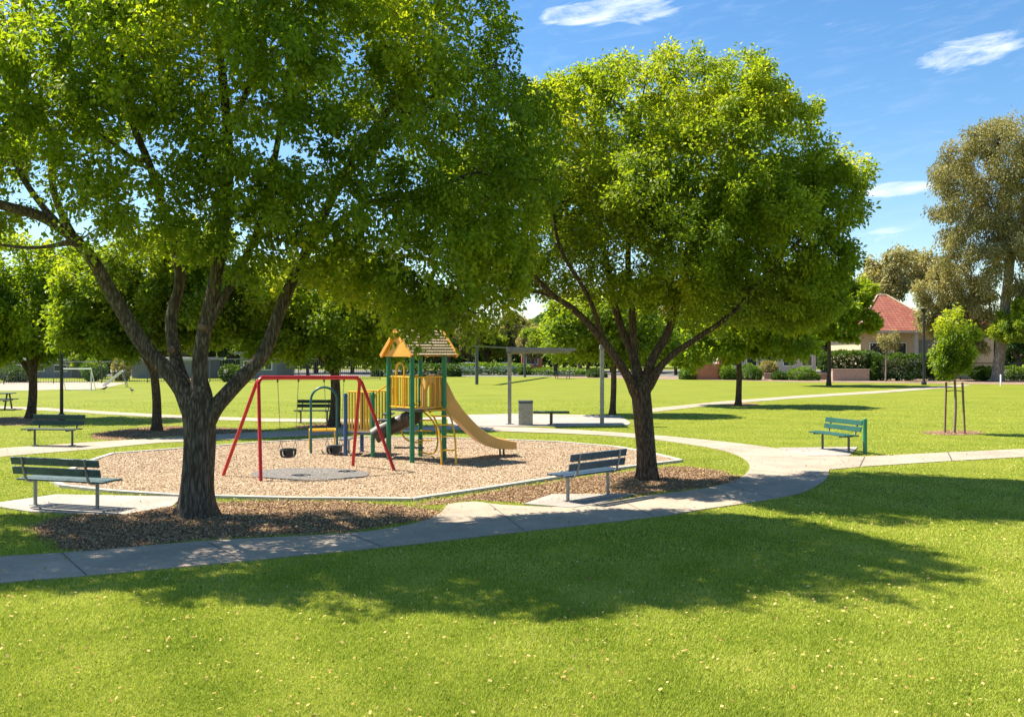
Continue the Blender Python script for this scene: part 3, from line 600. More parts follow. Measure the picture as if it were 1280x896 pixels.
# stakes
sx = [(1181, 541, -1.5, 'left'), (1206, 542.5, 2.5, 'right')]
for px, py, ln, side in sx:
    x, y = G(px, py); mb = MB(); mb.bar((x, y, 0), (x-ln*.03, y, 1.62), .05, .05); o = mb.build('stake', M['wood'])
    tag(o, f'{side}-hand timber stake driven in beside the young tree', 'stake', 'stakes holding the young tree')
x0, y0 = G(1181, 541); x1, y1 = G(1206, 542.5)
mb = MB(); mb.tube([(x0+.03,y0-.03,1.33),(x0+.3,y0-.04,1.36),(x1-.03,y1-.03,1.33)], .014, 6); tag(mb.build('tree_tie', M['rubber']), 'dark tie strung between the two stakes of the young tree', 'tree tie')
# ----- treeline behind
protos = []
def proto(seed, leafm, barkm, tall, w_, nl, leaf):
    d = 100; g = np.random.default_rng(seed); es = []
    for k in range(7): es.append((np.array((g.uniform(-.5, .5)*w_, d+g.uniform(-.4, .4)*w_, tall*g.uniform(.45, .78))), (w_*g.uniform(.35, .6), w_*g.uniform(.35, .55), tall*g.uniform(.16, .26))))
    b = np.array((0, d, 0)); f = np.array((.2, d, tall*.28)); limbs = [([b, (b+f)/2, f], .3, .22)]
    for k in range(4):
        a = 1.57*k+.5; t_ = np.array((math.cos(a)*w_*.4, d+math.sin(a)*w_*.4, tall*.6)); limbs.append(([f-np.array((0,0,.2)), (f+t_)/2+np.array((0,0,-.2)), t_], .16, .05))
    return limbs, es, leafm, barkm, nl, leaf, seed
specs = [('leaf3', 'bark2', 8, 4.5, 16000, .34), ('leaf', 'bark2', 9, 5.0, 16000, .36), ('euc', 'gumbark', 12, 5.0, 16000, .40), ('hedge', 'bark2', 8, 5.0, 14000, .36)]
kinds = ['yellow green', 'mid green', 'olive grey', 'dark green']
PR = []
for i, (lm, bm_, tall, w_, nl, lf) in enumerate(specs):
    limbs, es, a, b, nl, lf, sd = proto(60+i, M[lm], M[bm_], tall, w_, nl, lf)
    PR.append(tree('background_tree', 'x', limbs, es, 700, nl, lf, .8, 1.1, a, b, sd, 'trees beyond the far fence', clus=.7, r0=.018, minr=.02, thr=.06))
def copy_tree(o):
    c = o.copy(); COL.objects.link(c)
    for ch_ in o.children:
        q = ch_.copy(); COL.objects.link(q); q.parent = c
    return c
bt = [(-30,0,110,1.0,'at the left edge beyond the paved court'),(60,1,118,.9,'above the paved court at the far left'),(115,0,96,.62,'behind the small white goal'),(150,3,112,.95,'behind the white slide'),(205,1,120,.9,'seen just left of the grooved trunk'),(262,3,106,.8,'seen between the limbs of the largest tree'),(318,1,112,.85,'above the swing left leg'),(362,0,108,.75,'above the red swing bar'),(440,3,118,.95,'behind the dark leafy tree'),
      (505,1,112,.75,'behind the playground tower roof'),(545,3,125,.8,'just right of the tower roof'),(585,2,128,.72,'above the far dark posts'),(640,2,135,.85,'above the shelter roof corner'),(668,2,120,.62,'behind the grey shelter roof'),(695,0,108,.85,'right of the grey shelter roof'),(735,0,118,.9,'behind the lamp pole'),(790,1,124,.85,'behind the fork of the path tree'),(845,3,112,.8,'left of the orange brick wall'),(880,2,116,.8,'above the orange brick wall'),
      (925,1,122,.8,'behind the small lawn tree'),(965,3,112,.75,'behind the round shrubs'),(1000,2,122,.8,'left of the dense dark tree'),(1085,0,128,.85,'peeking over the house roof at left'),(1235,3,104,.62,'beside the pale gum trunk'),(1330,2,120,.9,'past the right edge behind the fence')]
extra = [(-60,1,122,1.3),(10,3,124,1.35),(85,1,126,1.3),(135,0,124,1.2),(180,3,128,1.35),(232,2,122,1.2),(290,1,120,1.25),(340,3,122,1.3),(395,0,124,1.2),(420,1,128,1.35),(475,3,128,1.3),(525,1,136,1.2),(560,2,132,1.15),(610,0,132,.95),(705,3,132,1.1),(725,2,138,1.25),(765,3,132,1.15),(815,0,132,1.2),(860,2,134,1.25),(905,3,130,1.2),(945,0,134,1.15),(985,1,130,1.25),(1030,2,134,1.2),(1060,3,126,1.1),(1140,3,122,1.0),(1190,1,124,1.1),(1275,3,112,1.0),(1330,1,116,1.2),(245,2,100,.7),(385,1,101,.72)]
for i, (px, k, d, s_) in enumerate(extra):
    near = [('hills','the far left edge'),('court','the left court'),('t','the grooved trunk'),('s','the red swing bar'),('tw','the tower roof'),('sh','the grey shelter roof'),('lp','the fork of the path tree'),('lt','the small lawn tree'),('h','the red tiled roof'),('g','the pale gum trunk')]
    ed = [0,110,260,450,600,710,840,1000,1180,9999]; w_i = [j for j in range(10) if px < ed[j]][0]
    bt.append((px, k, d, s_, ['deep row','tall one','farther one','broad one','round topped one' if i != 29 else 'lower one'][i % 5]+' beyond '+near[w_i][1]))
used = set()
for i, (px, k, d, s, where) in enumerate(bt):
    o = PR[k] if k not in used else copy_tree(PR[k]); used.add(k)
    o.location = ((px-640)/F*d, d, 0); o.rotation_euler = (0, 0, (i*2.4) % 6.28 if i else 0); o.scale = (s*random.uniform(.9,1.1), s*random.uniform(.9,1.1), s*random.uniform(.9, 1.1))
    o['label'] = f'{kinds[k]} background tree {where}'
def far_wood():
    g = np.random.default_rng(99); n = 150000
    x = g.uniform(-150, 170, n); y = 168+g.uniform(-7, 7, n)
    p0 = np.stack([x, y*0, y*0], 1); hh = 8.5+1.6*vnoise(p0, .045, 3)+1.2*vnoise(p0, .16, 4)-.006*(y-168)**2*4
    z = hh*(1-g.random(n)**2.0*.95); y = y-(1-z/hh)*3*g.random(n)
    c = np.stack([x, y, np.maximum(z, .1)], 1); ou = g.normal(0, 1, (n, 3)); ou[:, 2] += .6; ou[:, 1] -= .4
    var = np.clip(.38+.3*vnoise(c, .10, 5)+g.normal(0, .12, n), 0, 1)
    V, Fc, lv = leaves_at(c, ou, .85, g, .1, var, .8); tag(raw('far_wood', V, Fc, M['farleaf'], var=lv), 'mixed green wood closing the view beyond the park', 'wood', kind='stuff')
M['farleaf'] = leafmat('far_wood_leaf', (.05,.085,.02), (.12,.18,.035), (.26,.30,.06), .3)
far_wood()
# ----- hedges and shrubs
def shrub(name, label, cat, boxes, n, leaf, m, seed, group=None, rnd=True):
    """boxes: (cx, cy, cz, rx, ry, rz) with super-ellipsoid power"""
    g = np.random.default_rng(seed); c0 = np.array((boxes[0][0], boxes[0][1], 0)); root = empty(name, c0, 0, label, cat, group)
    Cs = []; Ou = []
    vol = np.array([b[3]*b[5]+b[3]*b[4] for b in boxes]); ks = (vol/vol.sum()*n).astype(int)
    for (cx, cy, cz, rx, ry, rz), k in zip(boxes, ks):
        u = g.normal(size=(k, 3)); p = 2 if rnd else 6
        u /= (np.abs(u)**p).sum(1)[:, None]**(1/p); nrm = u/np.linalg.norm(u, axis=1)[:, None]
        q = np.array((cx, cy, cz))+u*np.array((rx, ry, rz))*(1-.25*g.random(k)**2)[:, None]
        q += nrm*(.10*vnoise(q, .7, seed+7))[:, None]*min(rx, rz)*1.5
        q[:, 2] = np.maximum(q[:, 2], .02); Cs.append(q); Ou.append(nrm)
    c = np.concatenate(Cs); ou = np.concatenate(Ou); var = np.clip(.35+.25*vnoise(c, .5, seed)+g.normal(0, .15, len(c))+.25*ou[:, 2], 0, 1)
    V, Fc, lv = leaves_at(c, ou, leaf, g, .1, var, .7); raw('foliage', V-c0, Fc, m, root, var=lv)
    for (cx, cy, cz, rx, ry, rz) in boxes:
        for q in range(2 if rx < 2 else 4):
            mb = MB()
            x = cx+g.uniform(-.7, .7)*rx; y = cy+g.uniform(-.5, .5)*ry; mb.tube([(x-c0[0], y-c0[1], 0), (x+g.uniform(-.1,.1)-c0[0], y-c0[1], cz*.6), (x+g.uniform(-.3,.3)*rx-c0[0], y-c0[1], cz+rz*.5)], [.03, .02, .01], 5); mb.build('stem', M['wood'], root)
    return root
def sb(px, py, rpx, rpy, d, ry=1.0): p = W(px, py, d); return (p[0], p[1], p[2], rpx*d/F, ry, rpy*d/F)
shrub('hedge', 'clipped dark hedge above the pink block planter wall', 'hedge', [sb(1062,452,36,12,89,1.2)], 9000, .22, M['hedge'], 70, rnd=False)
shrub('hedge', 'clipped dark green hedge in front of the house door', 'hedge', [sb(1132,458,45,14,88,1.2), sb(1178,462,15,11,87,1.0)], 11000, .22, M['hedge'], 71, rnd=False)
shrub('hedge', 'low light green hedge running below the brick building', 'hedge', [sb(610,463,52,8,112,1.2), sb(690,466,40,5,112,1.2)], 9000, .24, M['shrub'], 72, rnd=False)
shrub('hedge', 'dark shrubbery row behind the playground tower', 'hedge', [sb(520,465,55,9,104,1.2)], 7000, .24, M['hedge'], 73, rnd=False)
for i, (px, py, rx, ry, d, lb) in enumerate([(910,467,11,10,91,'round bright shrub beside the orange brick wall'),(938,467,13,11,90,'bigger round bright shrub right of the lawn tree trunk'),(1003,469,19,9,89,'wide low bright shrub in the garden bed'),(974,471,9,6,90,'dark small shrub left of the wide low shrub'),(1228,466,16,8,88,'green shrub beside the metal fence'),(1266,466,22,8,89,'low shrub at the right before the fence'),(1085,470,9,8,88,'dark round shrub at the end of the planter wall'),(960,460,10,10,94,'olive shrub against the pale house front'),(1182,455,12,16,92,'tall green shrub right of the black lamp'),(116,462,14,14,86,'yellow green shrub beside the white goal'),(152,462,10,16,88,'tall olive shrub behind the white slide'),(290,466,16,10,84,'green shrub by the dark fence between the limbs'),(20,468,22,9,84,'dark low shrub on the fence line at the far left'),(860,468,10,9,92,'yellowish shrub left of the orange brick wall'),(745,468,12,8,100,'dark bush behind the lamp pole')]):
    shrub('shrub', lb, 'shrub', [sb(px, py, rx, ry, d, 1.0), sb(px+rx*.4, py+2, rx*.7, ry*.7, d-.4, .8)], 2200, .20, M['euc'] if 'olive' in lb else (M['hedge'] if 'dark' in lb else M['shrub']), 80+i, 'shrubs in the garden beds')
# ------------------------------------------------------------------ benches
def bench(loc, rz, L, slat, frame, label, endpost=False, sp=.36):
    r = empty('park_bench', (*loc, .02), rz, label, 'bench', 'park benches'); r0 = MB()
    for y, z in ((-.16,.445),(-.045,.452),(.07,.452),(.185,.446)): r0.box((0, y, z), (L, .10, .032))
    r0.build('seat', slat, r, bevel=.006)
    tl = R(14)
    for k in (0,):
        bk = MB(); Mx = Matrix.Rotation(-R(12)*-1, 3, 'X')
        for z, y in ((.60,-.275),(.76,-.31)): bk.box((0, y, z), (L, .032, .125), M=Matrix.Rotation(R(12), 3, 'X'))
        bk.build('backrest', slat, r, bevel=.006)
    for s in (-1, 1):
        m = MB(); x = s*L*sp
        m.tube([(x,-.06,0),(x,-.06,.41)], .030, 10); m.box((x,-.06,.006), (.14,.14,.012))
        m.tube([(x,.22,.415),(x,0,.415),(x,-.17,.415),(x,-.235,.44),(x,-.268,.50),(x,-.30,.60),(x,-.345,.83)], .021, 8)
        m.build('leg', frame, r, smooth=True)
    if endpost:
        m = MB(); m.tube([(-L*.55,-.33,0),(-L*.55,-.33,.86),(-L*.55,-.33,.88)], [.052,.052,.03], 12); m.build('end_post', M['green'], r, smooth=True)
    return r
def mid(a, b): return ((a[0]+b[0])/2, (a[1]+b[1])/2)
bench(mid(G(48,632), G(125,637)), R(-17), 1.72, M['slatteal'], M['steel'], 'weathered teal slat bench on the concrete slab left of the grooved trunk')
bench(mid(G(39,559), G(90.5,556)), R(172), 1.55, M['slatdark'], M['dsteel'], 'dark green bench behind the left path near the black lamp post')
bench(mid(G(708,627.5), G(755,619)), R(44), 1.45, M['slatblue'], M['steel'], 'blue grey slat bench under the tree at the path bend')
bench(mid(G(1031,561.7), G(1053,567.6)), R(108), 1.45, M['slatgreen'], M['dsteel'], 'bright green bench with thick end post on the right lawn', True)
bench(G(392,529), R(178), 1.35, M['slatdark'], M['dsteel'], 'small dark bench seen through the red swing set')
# picnic table at left edge
def picnic(loc, rz, label):
    r = empty('picnic_table', (*loc, 0), rz, label, 'picnic table'); m = MB()
    for k in range(4): m.box((0, -.3+.2*k, .74), (1.7, .17, .04))
    m.build('tabletop', M['slatdark'], r, bevel=.006)
    for s in (-1, 1):
        m = MB(); m.box((0, s*.68, .45), (1.7, .26, .04)); m.build('seat', M['slatdark'], r, bevel=.006)
        m = MB(); x = s*.6; m.bar((x,-.62,0), (x,-.2,.72), .06, .06); m.bar((x,.62,0), (x,.2,.72), .06, .06); m.bar((x,-.75,.41), (x,.75,.41), .06, .05); m.build('leg', M['dsteel'], r)
picnic(G(-8, 512), R(15), 'dark picnic table cut by the left edge of the lawn')
# ------------------------------------------------------------------ lamp posts
def lamp(px, py, hh, r_, label, d=None):
    x, y = G(px, py); r = empty('lamp_post', (x, y, 0), 0, label, 'lamp post'); m = MB()
    m.tube([(0,0,0),(0,0,.25),(0,0,.3),(0,0,hh)], [r_*1.9, r_*1.9, r_, r_*.8], 12); m.build('post', M['black'], r, smooth=True)
    m = MB(); m.tube([(0,0,hh),(0,0,hh+.05),(0,0,hh+.3),(0,0,hh+.36),(0,0,hh+.42)], [r_*.8, r_*1.6, r_*2.4, r_*2.8, .01], 12); m.build('lantern', M['black'], r, smooth=True)
lamp(77, 526, 4.2, .065, 'slim black lamp post behind the dark green bench')
lamp(1155, 481, 5.9, .11, 'black lamp post in front of the red roofed house')
# ------------------------------------------------------------------ grey shelter, bin, table
x, y = G(637, 531); r = empty('shelter', (x, y, .02), 0, 'grey cantilever shelter with flat roof above the concrete pad', 'shelter')
m = MB(); m.box((0,0,1.28), (.13,.13,2.56)); m.box((0,0,.01), (.3,.3,.02)); m.box((0,.0,2.50),(.2,.2,.05)); m.build('post', M['steel'], r, bevel=.01)
m = MB(); m.add([(-.12,-.7,2.56),(2.35,-.5,2.61),(2.35,1.5,2.64),(-.12,1.3,2.59),(-.12,-.7,2.72),(2.35,-.5,2.66),(2.35,1.5,2.69),(-.12,1.3,2.75)], [(0,3,2,1),(4,5,6,7),(0,1,5,4),(1,2,6,5),(2,3,7,6),(3,0,4,7)])
for k in range(9): m.bar((-.1, -.6+.22*k, 2.735), (2.3, -.42+.22*k, 2.68), .03, .03)
m.build('roof', M['roofgrey'], r)
m = MB(); m.bar((0,0,2.53),(2.2,.1,2.57),.1,.08); m.build('beam', M['steel'], r)
x, y = G(752.5, 531); r = empty('light_pole', (x, y, .02), 0, 'square grey light pole at the right end of the concrete pad', 'light pole')
m = MB(); m.box((0,0,1.33), (.14,.14,2.66)); m.box((0,0,.01), (.3,.3,.02)); m.build('post', M['steel'], r, bevel=.01)
m = MB(); m.box((.12,0,2.74),(.42,.3,.16)); m.build('light_head', M['roofgrey'], r, bevel=.02)
x, y = G(657, 531.5); r = empty('litter_bin', (x, y, .02), 0, 'grey steel litter bin standing beside the shelter post', 'litter bin')
m = MB(); m.box((0,0,.39), (.50,.48,.78)); m.build('body', M['steel'], r, bevel=.02)
m = MB(); m.box((0,0,.82), (.53,.51,.07)); m.build('lid', M['dsteel'], r, bevel=.02)

x, y = G(689, 531.5); r = empty('slab_table', (x, y, .02), 0, 'thin dark table on a single leg beside the litter bin', 'table')
m = MB(); m.box((0,0,.44), (1.27,.5,.06)); m.build('tabletop', M['slatdark'], r, bevel=.01); m = MB(); m.box((0,0,.205), (.1,.22,.41)); m.box((0,0,.01), (.24,.3,.02)); m.build('leg', M['dsteel'], r, bevel=.005)
# far dark framed shelter
xa, ya = G(596, 480.5); xb, yb = G(656, 471.5); r = empty('shelter', (xa, ya, 0), 0, 'distant dark framed shade shelter on the far lawn', 'shelter')
for (dx, dy) in ((0,0),(xb-xa,yb-ya)):
    m = MB(); m.tube([(dx,dy,0),(dx,dy,3.1)], .14, 10); m.build('post', M['dsteel'], r, smooth=True)
m = MB(); m.bar((-.4,-.4,3.2),((xb-xa)+.4,(yb-ya)+.4,3.15),.7,.12); m.build('roof', M['dsteel'], r)
# ------------------------------------------------------------------ swing set
L1 = Vector((*G(279,596),.03)); L2 = Vector((*G(326,603),.03)); R1 = Vector((*G(441,584),.03)); R2 = Vector((*G(493,590),.03))
TL = Vector(W(323,472,18.5)); TR = Vector(W(450,472,19.9))
r = empty('swing_set', ((L1+R2)/2).xy.to_3d(), 0, 'red tubular swing set standing over the rubber mat', 'swing set'); o0 = Vector(r.location)
m = MB(); m.tube([TL-o0+Vector((.04,.03,0)), TR-o0+Vector((-.04,-.03,0))], .042, 12); m.build('top_bar', M['red'], r, smooth=True)
bd = (TR-TL).normalized()
def bent(foot, top, sgn):
    p = top-o0; f = foot-o0; a = p+(f-p)*.12; return [f, a, p+(f-p)*.05+bd*sgn*.01, p+(f-p)*.015+bd*sgn*.05, p+bd*sgn*.14]
for foot, top, s in ((L1,TL,1),(L2,TL,1),(R1,TR,-1),(R2,TR,-1)):
    m = MB(); m.tube([Vector(q) for q in smooth_line(bent(foot, top, s), 4)], .036, 12); m.build('leg', M['red'], r, smooth=True)
def bucket(tag_, pa, pb, seat_z, label, ptyp='bucket'):
    """pa, pb hanging points"""
    c = (pa+pb)/2; r = empty('bucket_swing', (c.x, c.y, 0), math.atan2((pb-pa).y, (pb-pa).x), label, 'swing', 'bucket swings on the swing set'); hw = (pb-pa).length/2; z1 = c.z
    m = MB(); n = 20; vs = []; fs = []
    prof = [(.17,.17),(.175,.13),(.17,.05),(.14,0),(.07,-.02)]
    rings = 12
    for (rr, zz) in prof:
        for k in range(n):
            a = 6.283*k/n; vs.append((math.cos(a)*rr, math.sin(a)*rr*.8, seat_z+zz))
    for i in range(len(prof)-1):
        for k in range(n):
            if i in (1, 2) and (k % 5) in (1, 2): continue
            fs.append((i*n+k, i*n+(k+1) % n, (i+1)*n+(k+1) % n, (i+1)*n+k))
    m.add(vs, fs); o = m.build('seat', M['rubber'], r, smooth=True); sd = o.modifiers.new('thick', 'SOLIDIFY'); sd.thickness = .022
    for s in (-1, 1):
        m = MB(); p0 = Vector((s*hw,0,z1-.03)); p1 = Vector((s*.16,0,seat_z+.30))
        q = int((p0-p1).length/.05)
        for k in range(q):
            a = p0.lerp(p1, k/q); b = p0.lerp(p1, (k+.95)/q); w2 = .010
            ax = Vector((1,0,0)) if k % 2 else Vector((0,1,0)); m.tube([a, a.lerp(b,.25)+ax*w2, a.lerp(b,.75)+ax*w2, b, a.lerp(b,.75)-ax*w2, a.lerp(b,.25)-ax*w2, a], .0035, 4, False)
        m.tube([p0+Vector((0,0,.04)), p0+Vector((0,0,-.06))], .02, 8)
        m.tube([p1, (s*.16,.1,seat_z+.17)], .006, 5); m.tube([p1, (s*.16,-.1,seat_z+.17)], .006, 5)
        m.build('chain', M['dsteel'], r)
def onbar(px):
    # point of the bar whose projection has this px
    best = min((abs((640+F*p.x/p.y)-px), t_) for t_ in [i/400 for i in range(401)] for p in [TL.lerp(TR, t_)]); return TL.lerp(TR, best[1])
bucket('a', onbar(347), onbar(373), .40, 'black bucket swing nearer the left leg of the red frame')
bucket('b', onbar(405), onbar(430), .40, 'black bucket swing in front of the blue green arch')
# ------------------------------------------------------------------ play tower
B = Vector((-2.28, 21.0, 0)); u1 = Vector((-.645,.765,0)).normalized(); v1 = Vector((.765,.645,0)).normalized()
sA = .98; sC = .90
A_ = B+u1*sA; C_ = B+v1*sC; D_ = A_+v1*sC
ctr = (A_+C_)/2
tw = empty('play_tower', (*ctr.xy, .03), 0, 'green posted play tower with yellow rails and tan shingled gable roof', 'play equipment'); o0 = Vector((*ctr.xy, .0))
for p, hh in ((A_,2.5),(B,2.5),(C_,2.5),(D_,2.5)):
    m = MB(); q = p-o0; m.tube([q, q+Vector((0,0,hh))], .058, 14)
    for zz in (1.05,1.32,1.95): m.tube([q+Vector((0,0,zz)), q+Vector((0,0,zz+.05))], .068, 14)
    m.build('post', M['green'], tw, smooth=True)
m = MB(); dk = 1.20; m.prism([(p-o0).xy for p in (A_+(-u1*-0+Vector((0,0,0))), B, C_, D_)], dk-.05, dk); m.build('deck', M['dsteel'], tw, bevel=.008)
def rail(a, b, z0, z1, n, parent, o0, name='railing', mat_='yellow', rr=.016, hoop=None):
    m = MB(); a = a-o0; b = b-o0; d = (b-a); m.tube([a+d*.06+Vector((0,0,z0)), b-d*.06+Vector((0,0,z0))], .02, 8); m.tube([a+d*.06+Vector((0,0,z1)), b-d*.06+Vector((0,0,z1))], .02, 8)
    for k in range(n):
        p = a+d*(k+1)/(n+1)
        m.tube([p+Vector((0,0,z0)), p+Vector((0,0,z1))], rr, 8)
    if hoop:
        c = a+d*.5; dn = d.normalized(); w_ = hoop[0]
        m.tube([c-dn*w_+Vector((0,0,z0))]+arc(c+Vector((0,0,hoop[1]-w_)), w_, math.pi, 0, 10, dn, (0,0,1))+[c+dn*w_+Vector((0,0,z0))], .024, 10)
    return m.build(name, M[mat_], parent, smooth=True)
rail(A_, B, dk+.05, dk+.75, 7, tw, o0, hoop=(.17, 2.28)); rail(B, C_, dk+.05, dk+.75, 6, tw, o0); rail(A_, D_, dk+.05, dk+.75, 6, tw, o0)
# gable roof
ov = .14; zE = 2.44; zP = 3.04
a = A_+u1*ov-v1*ov-o0; b = B-u1*ov-v1*ov-o0; c_ = C_-u1*ov+v1*(ov+.15)-o0; d_ = D_+u1*ov+v1*(ov+.15)-o0; p1 = (a+b)/2; p2 = (c_+d_)/2
m = MB(); th = Vector((0,0,.04)); zz = lambda p, z: Vector((p.x, p.y, z))
rows = 9
for (e0, e1) in ((b, c_), (a, d_)):
    for k in range(rows):
        t0 = k/rows; t1_ = (k+1.12)/rows; t1_ = min(t1_, 1)
        q = [zz(e0, zE).lerp(zz(p1, zP), t0), zz(e1, zE).lerp(zz(p2, zP), t0), zz(e1, zE).lerp(zz(p2, zP), t1_), zz(e0, zE).lerp(zz(p1, zP), t1_)]
        lift = [Vector((0,0,.034)), Vector((0,0,.034)), Vector((0,0,.004)), Vector((0,0,.004))]
        m.add([q[i] for i in range(4)]+[q[i]+lift[i] for i in range(4)], [(0,3,2,1),(4,5,6,7),(0,1,5,4),(1,2,6,5),(2,3,7,6),(3,0,4,7)])
m.build('roof', M['shingle'], tw)
for (q0, q1, pk, s) in ((a, b, p1, 1), (d_, c_, p2, -1)):
    m = MB(); vv = v1*.03*s; ins = v1*.05*s
    m.add([zz(q0+ins, zE-.02), zz(q1+ins, zE-.02), zz(pk+ins, zP-.05), zz(q0+ins+vv, zE-.02), zz(q1+ins+vv, zE-.02), zz(pk+ins+vv, zP-.05)], [(0,1,2),(5,4,3),(0,3,4,1),(1,4,5,2),(2,5,3,0)])
    for e in (q0, q1): m.bar(zz(e, zE-.01)+v1*.01*s, zz(pk, zP-.01)+v1*.01*s, .05, .09)
    m.build('gable', M['orange'], tw)
# slide
S0 = (C_+D_)/2-o0; end = Vector((*G(641,570.5),0))-o0; sd = (end-S0).normalized(); sn = Vector((-sd.y, sd.x, 0)); LL = (end-S0).length
prof = smooth_line([(0,0,1.20),(.18,0,1.19),(.35,0,1.08),(.62,0,.86),(1.0,0,.50),(LL*.62,0,.34),(LL*.78,0,.24),(LL,0,.21)], 5)
wallh = lambda t: float(np.interp(t, [0,.2,.28,.37,.46,.7,1], [.80,.78,.66,.46,.35,.28,.15]))
m = MB(); ring = []; K = len(prof)
for i, p in enumerate(prof):
    t = i/(K-1); hh = wallh(t); w_ = .27
    sec = [(-w_-.05,-.03),(-w_-.05,hh*.96),(-w_-.025,hh),(-w_,hh*.94),(-w_*.92,.04),(-w_*.6,0),(0,-.012),(w_*.6,0),(w_*.92,.04),(w_,hh*.94),(w_+.025,hh),(w_+.05,hh*.96),(w_+.05,-.03),(w_*.6,-.05),(-w_*.6,-.05)]
    ring.append([S0+sd*p[0]+sn*a2+Vector((0,0,p[2]+b2)) for a2, b2 in sec])
ns = len(ring[0]); fs = [(i*ns+k, i*ns+(k+1) % ns, (i+1)*ns+(k+1) % ns, (i+1)*ns+k) for i in range(K-1) for k in range(ns)]
fs += [tuple(range(ns)), tuple((K-1)*ns+k for k in range(ns-1, -1, -1))]
m.add([p for q in ring for p in q], fs); m.build('slide', M['tan'], tw, smooth=True)
for s in (-1, 1):
    m = MB(); q = S0+sd*(LL-.28)+sn*.16*s; m.tube([q, q+Vector((0,0,.2))], .025, 8); m.build('slide_support', M['dsteel'], tw, smooth=True)
# hood panel at slide mouth: arch with opening
m = MB(); cc = (C_+D_)/2-o0; hd = (D_-C_).normalized(); no, nI = 22, 22
outer = [(-.44, dk)]+[(-.44*math.cos(t_), dk+.42+.38*math.sin(t_)) for t_ in np.linspace(0, math.pi, no)]+[(.44, dk)]
inner = [(-.25, dk)]+[(-.25*math.cos(t_), dk+.35+.27*math.sin(t_)) for t_ in np.linspace(0, math.pi, no)]+[(.25, dk)]
vs = []
for off in (-.04, .04):
    for L_ in (outer, inner): vs += [cc+hd*q[0]+v1*off+Vector((0,0,q[1])) for q in L_]
k_ = len(outer); fs = []
for i in range(k_-1): fs += [(i,i+1,k_+i+1,k_+i),(2*k_+i,3*k_+i,3*k_+i+1,2*k_+i+1),(i,2*k_+i,2*k_+i+1,i+1),(k_+i,k_+i+1,3*k_+i+1,3*k_+i)]
m.add(vs, fs); m.build('slide_hood', M['tan'], tw, smooth=True)
# yellow curved climber on BC face, near side
cl = empty
cb = [Vector((*G(552,583),0))-o0, Vector((*G(570,583),0))-o0]; ct = [B+v1*.32-o0+Vector((0,0,dk)), B+v1*.86-o0+Vector((0,0,dk))]
m = MB(); sides = []
for f_, t_ in zip(cb, ct):
    hz = Vector((f_.x, f_.y, 0)); q = smooth_line([t_, t_*.72+hz*.28+Vector((0,0,.30*1.0)) if False else Vector((t_.x*.7+hz.x*.3, t_.y*.7+hz.y*.3, dk-.02)), Vector((t_.x*.3+hz.x*.7, t_.y*.3+hz.y*.7, dk*.80)), Vector((t_.x*.06+hz.x*.94, t_.y*.06+hz.y*.94, dk*.45)), hz], 5); sides.append(q); m.tube([Vector(p) for p in q], .022, 8)
for k in (4, 8, 11, 14, 17):
    if k < len(sides[0]): m.tube([Vector(sides[0][k]), Vector(sides[1][k])], .017, 8)
m.build('arched_ladder', M['yellow'], tw, smooth=True)
# rear dark tube crawl and curved bars under deck
m = MB(); q0 = (A_+D_)/2-o0; pts = smooth_line([q0*.2+Vector((0,0,1.0)), q0*.9+Vector((-.1,0,.86)), q0+Vector((-.5,-.1,.66)), q0+Vector((-.72,-.15,.52))], 5)
m.tube([Vector(p) for p in pts], .19, 18); m.build('crawl_tube', M['brownplastic'], tw, smooth=True)
m = MB(); q = D_-o0
m.tube(smooth_line([q+Vector((.05,-.3,1.15)), q+Vector((.35,-.35,.85)), q+Vector((.45,-.4,.4)), q+Vector((.35,-.4,.12)), q+Vector((.0,-.4,.15))], 5), .02, 8)
m.tube(smooth_line([q+Vector((-.25,-.3,1.15)), q+Vector((-.45,-.35,.8)), q+Vector((-.3,-.4,.45)), q+Vector((.1,-.4,.35))], 5), .02, 8)
for z_ in (.9,.65,.42): m.tube([q+Vector((.32,-.35,z_)), q+Vector((-.05,-.35,z_))], .017, 8)
m.build('loop_climber', M['yellow'], tw, smooth=True)
m = MB(); m.tube([C_-o0+Vector((-.5,.35,.25)), A_-o0+Vector((.1,.2,.25))], .022, 8); m.build('brace', M['dsteel'], tw, smooth=True)
# lower deck with bridge rails (left part) as parts of the play tower
q1 = Vector((*G(466,573),0))-o0; q2 = Vector((*G(432,571),0))-o0; q3 = q2+Vector((.25,.9,0)); q4 = q1+Vector((.25,.9,0)); ld = .58
for q in (q1, q4):
    m = MB(); m.tube([q, q+Vector((0,0,1.5))], .052, 14); m.tube([q+Vector((0,0,1.5)), q+Vector((0,0,1.56))], [.06,.03], 14); m.build('post', M['green'], tw, smooth=True)
for q in (q2, q3):
    m = MB(); m.tube([q, q+Vector((0,0,1.45))], .05, 14); m.tube([q+Vector((0,0,1.45)), q+Vector((0,0,1.52))], [.062,.04], 14); m.build('post', M['blue'], tw, smooth=True)
m = MB(); m.prism([q.xy for q in (q1,q4,q3,q2)], ld-.05, ld); m.build('lower_deck', M['dsteel'], tw, bevel=.008)
Z0 = Vector((0,0,0)); rail(q2+Vector((.02,0,0)), q1, ld+.06, ld+.98, 8, tw, Z0, rr=.022); rail(q3, q4, ld+.06, ld+.98, 8, tw, Z0, rr=.022)
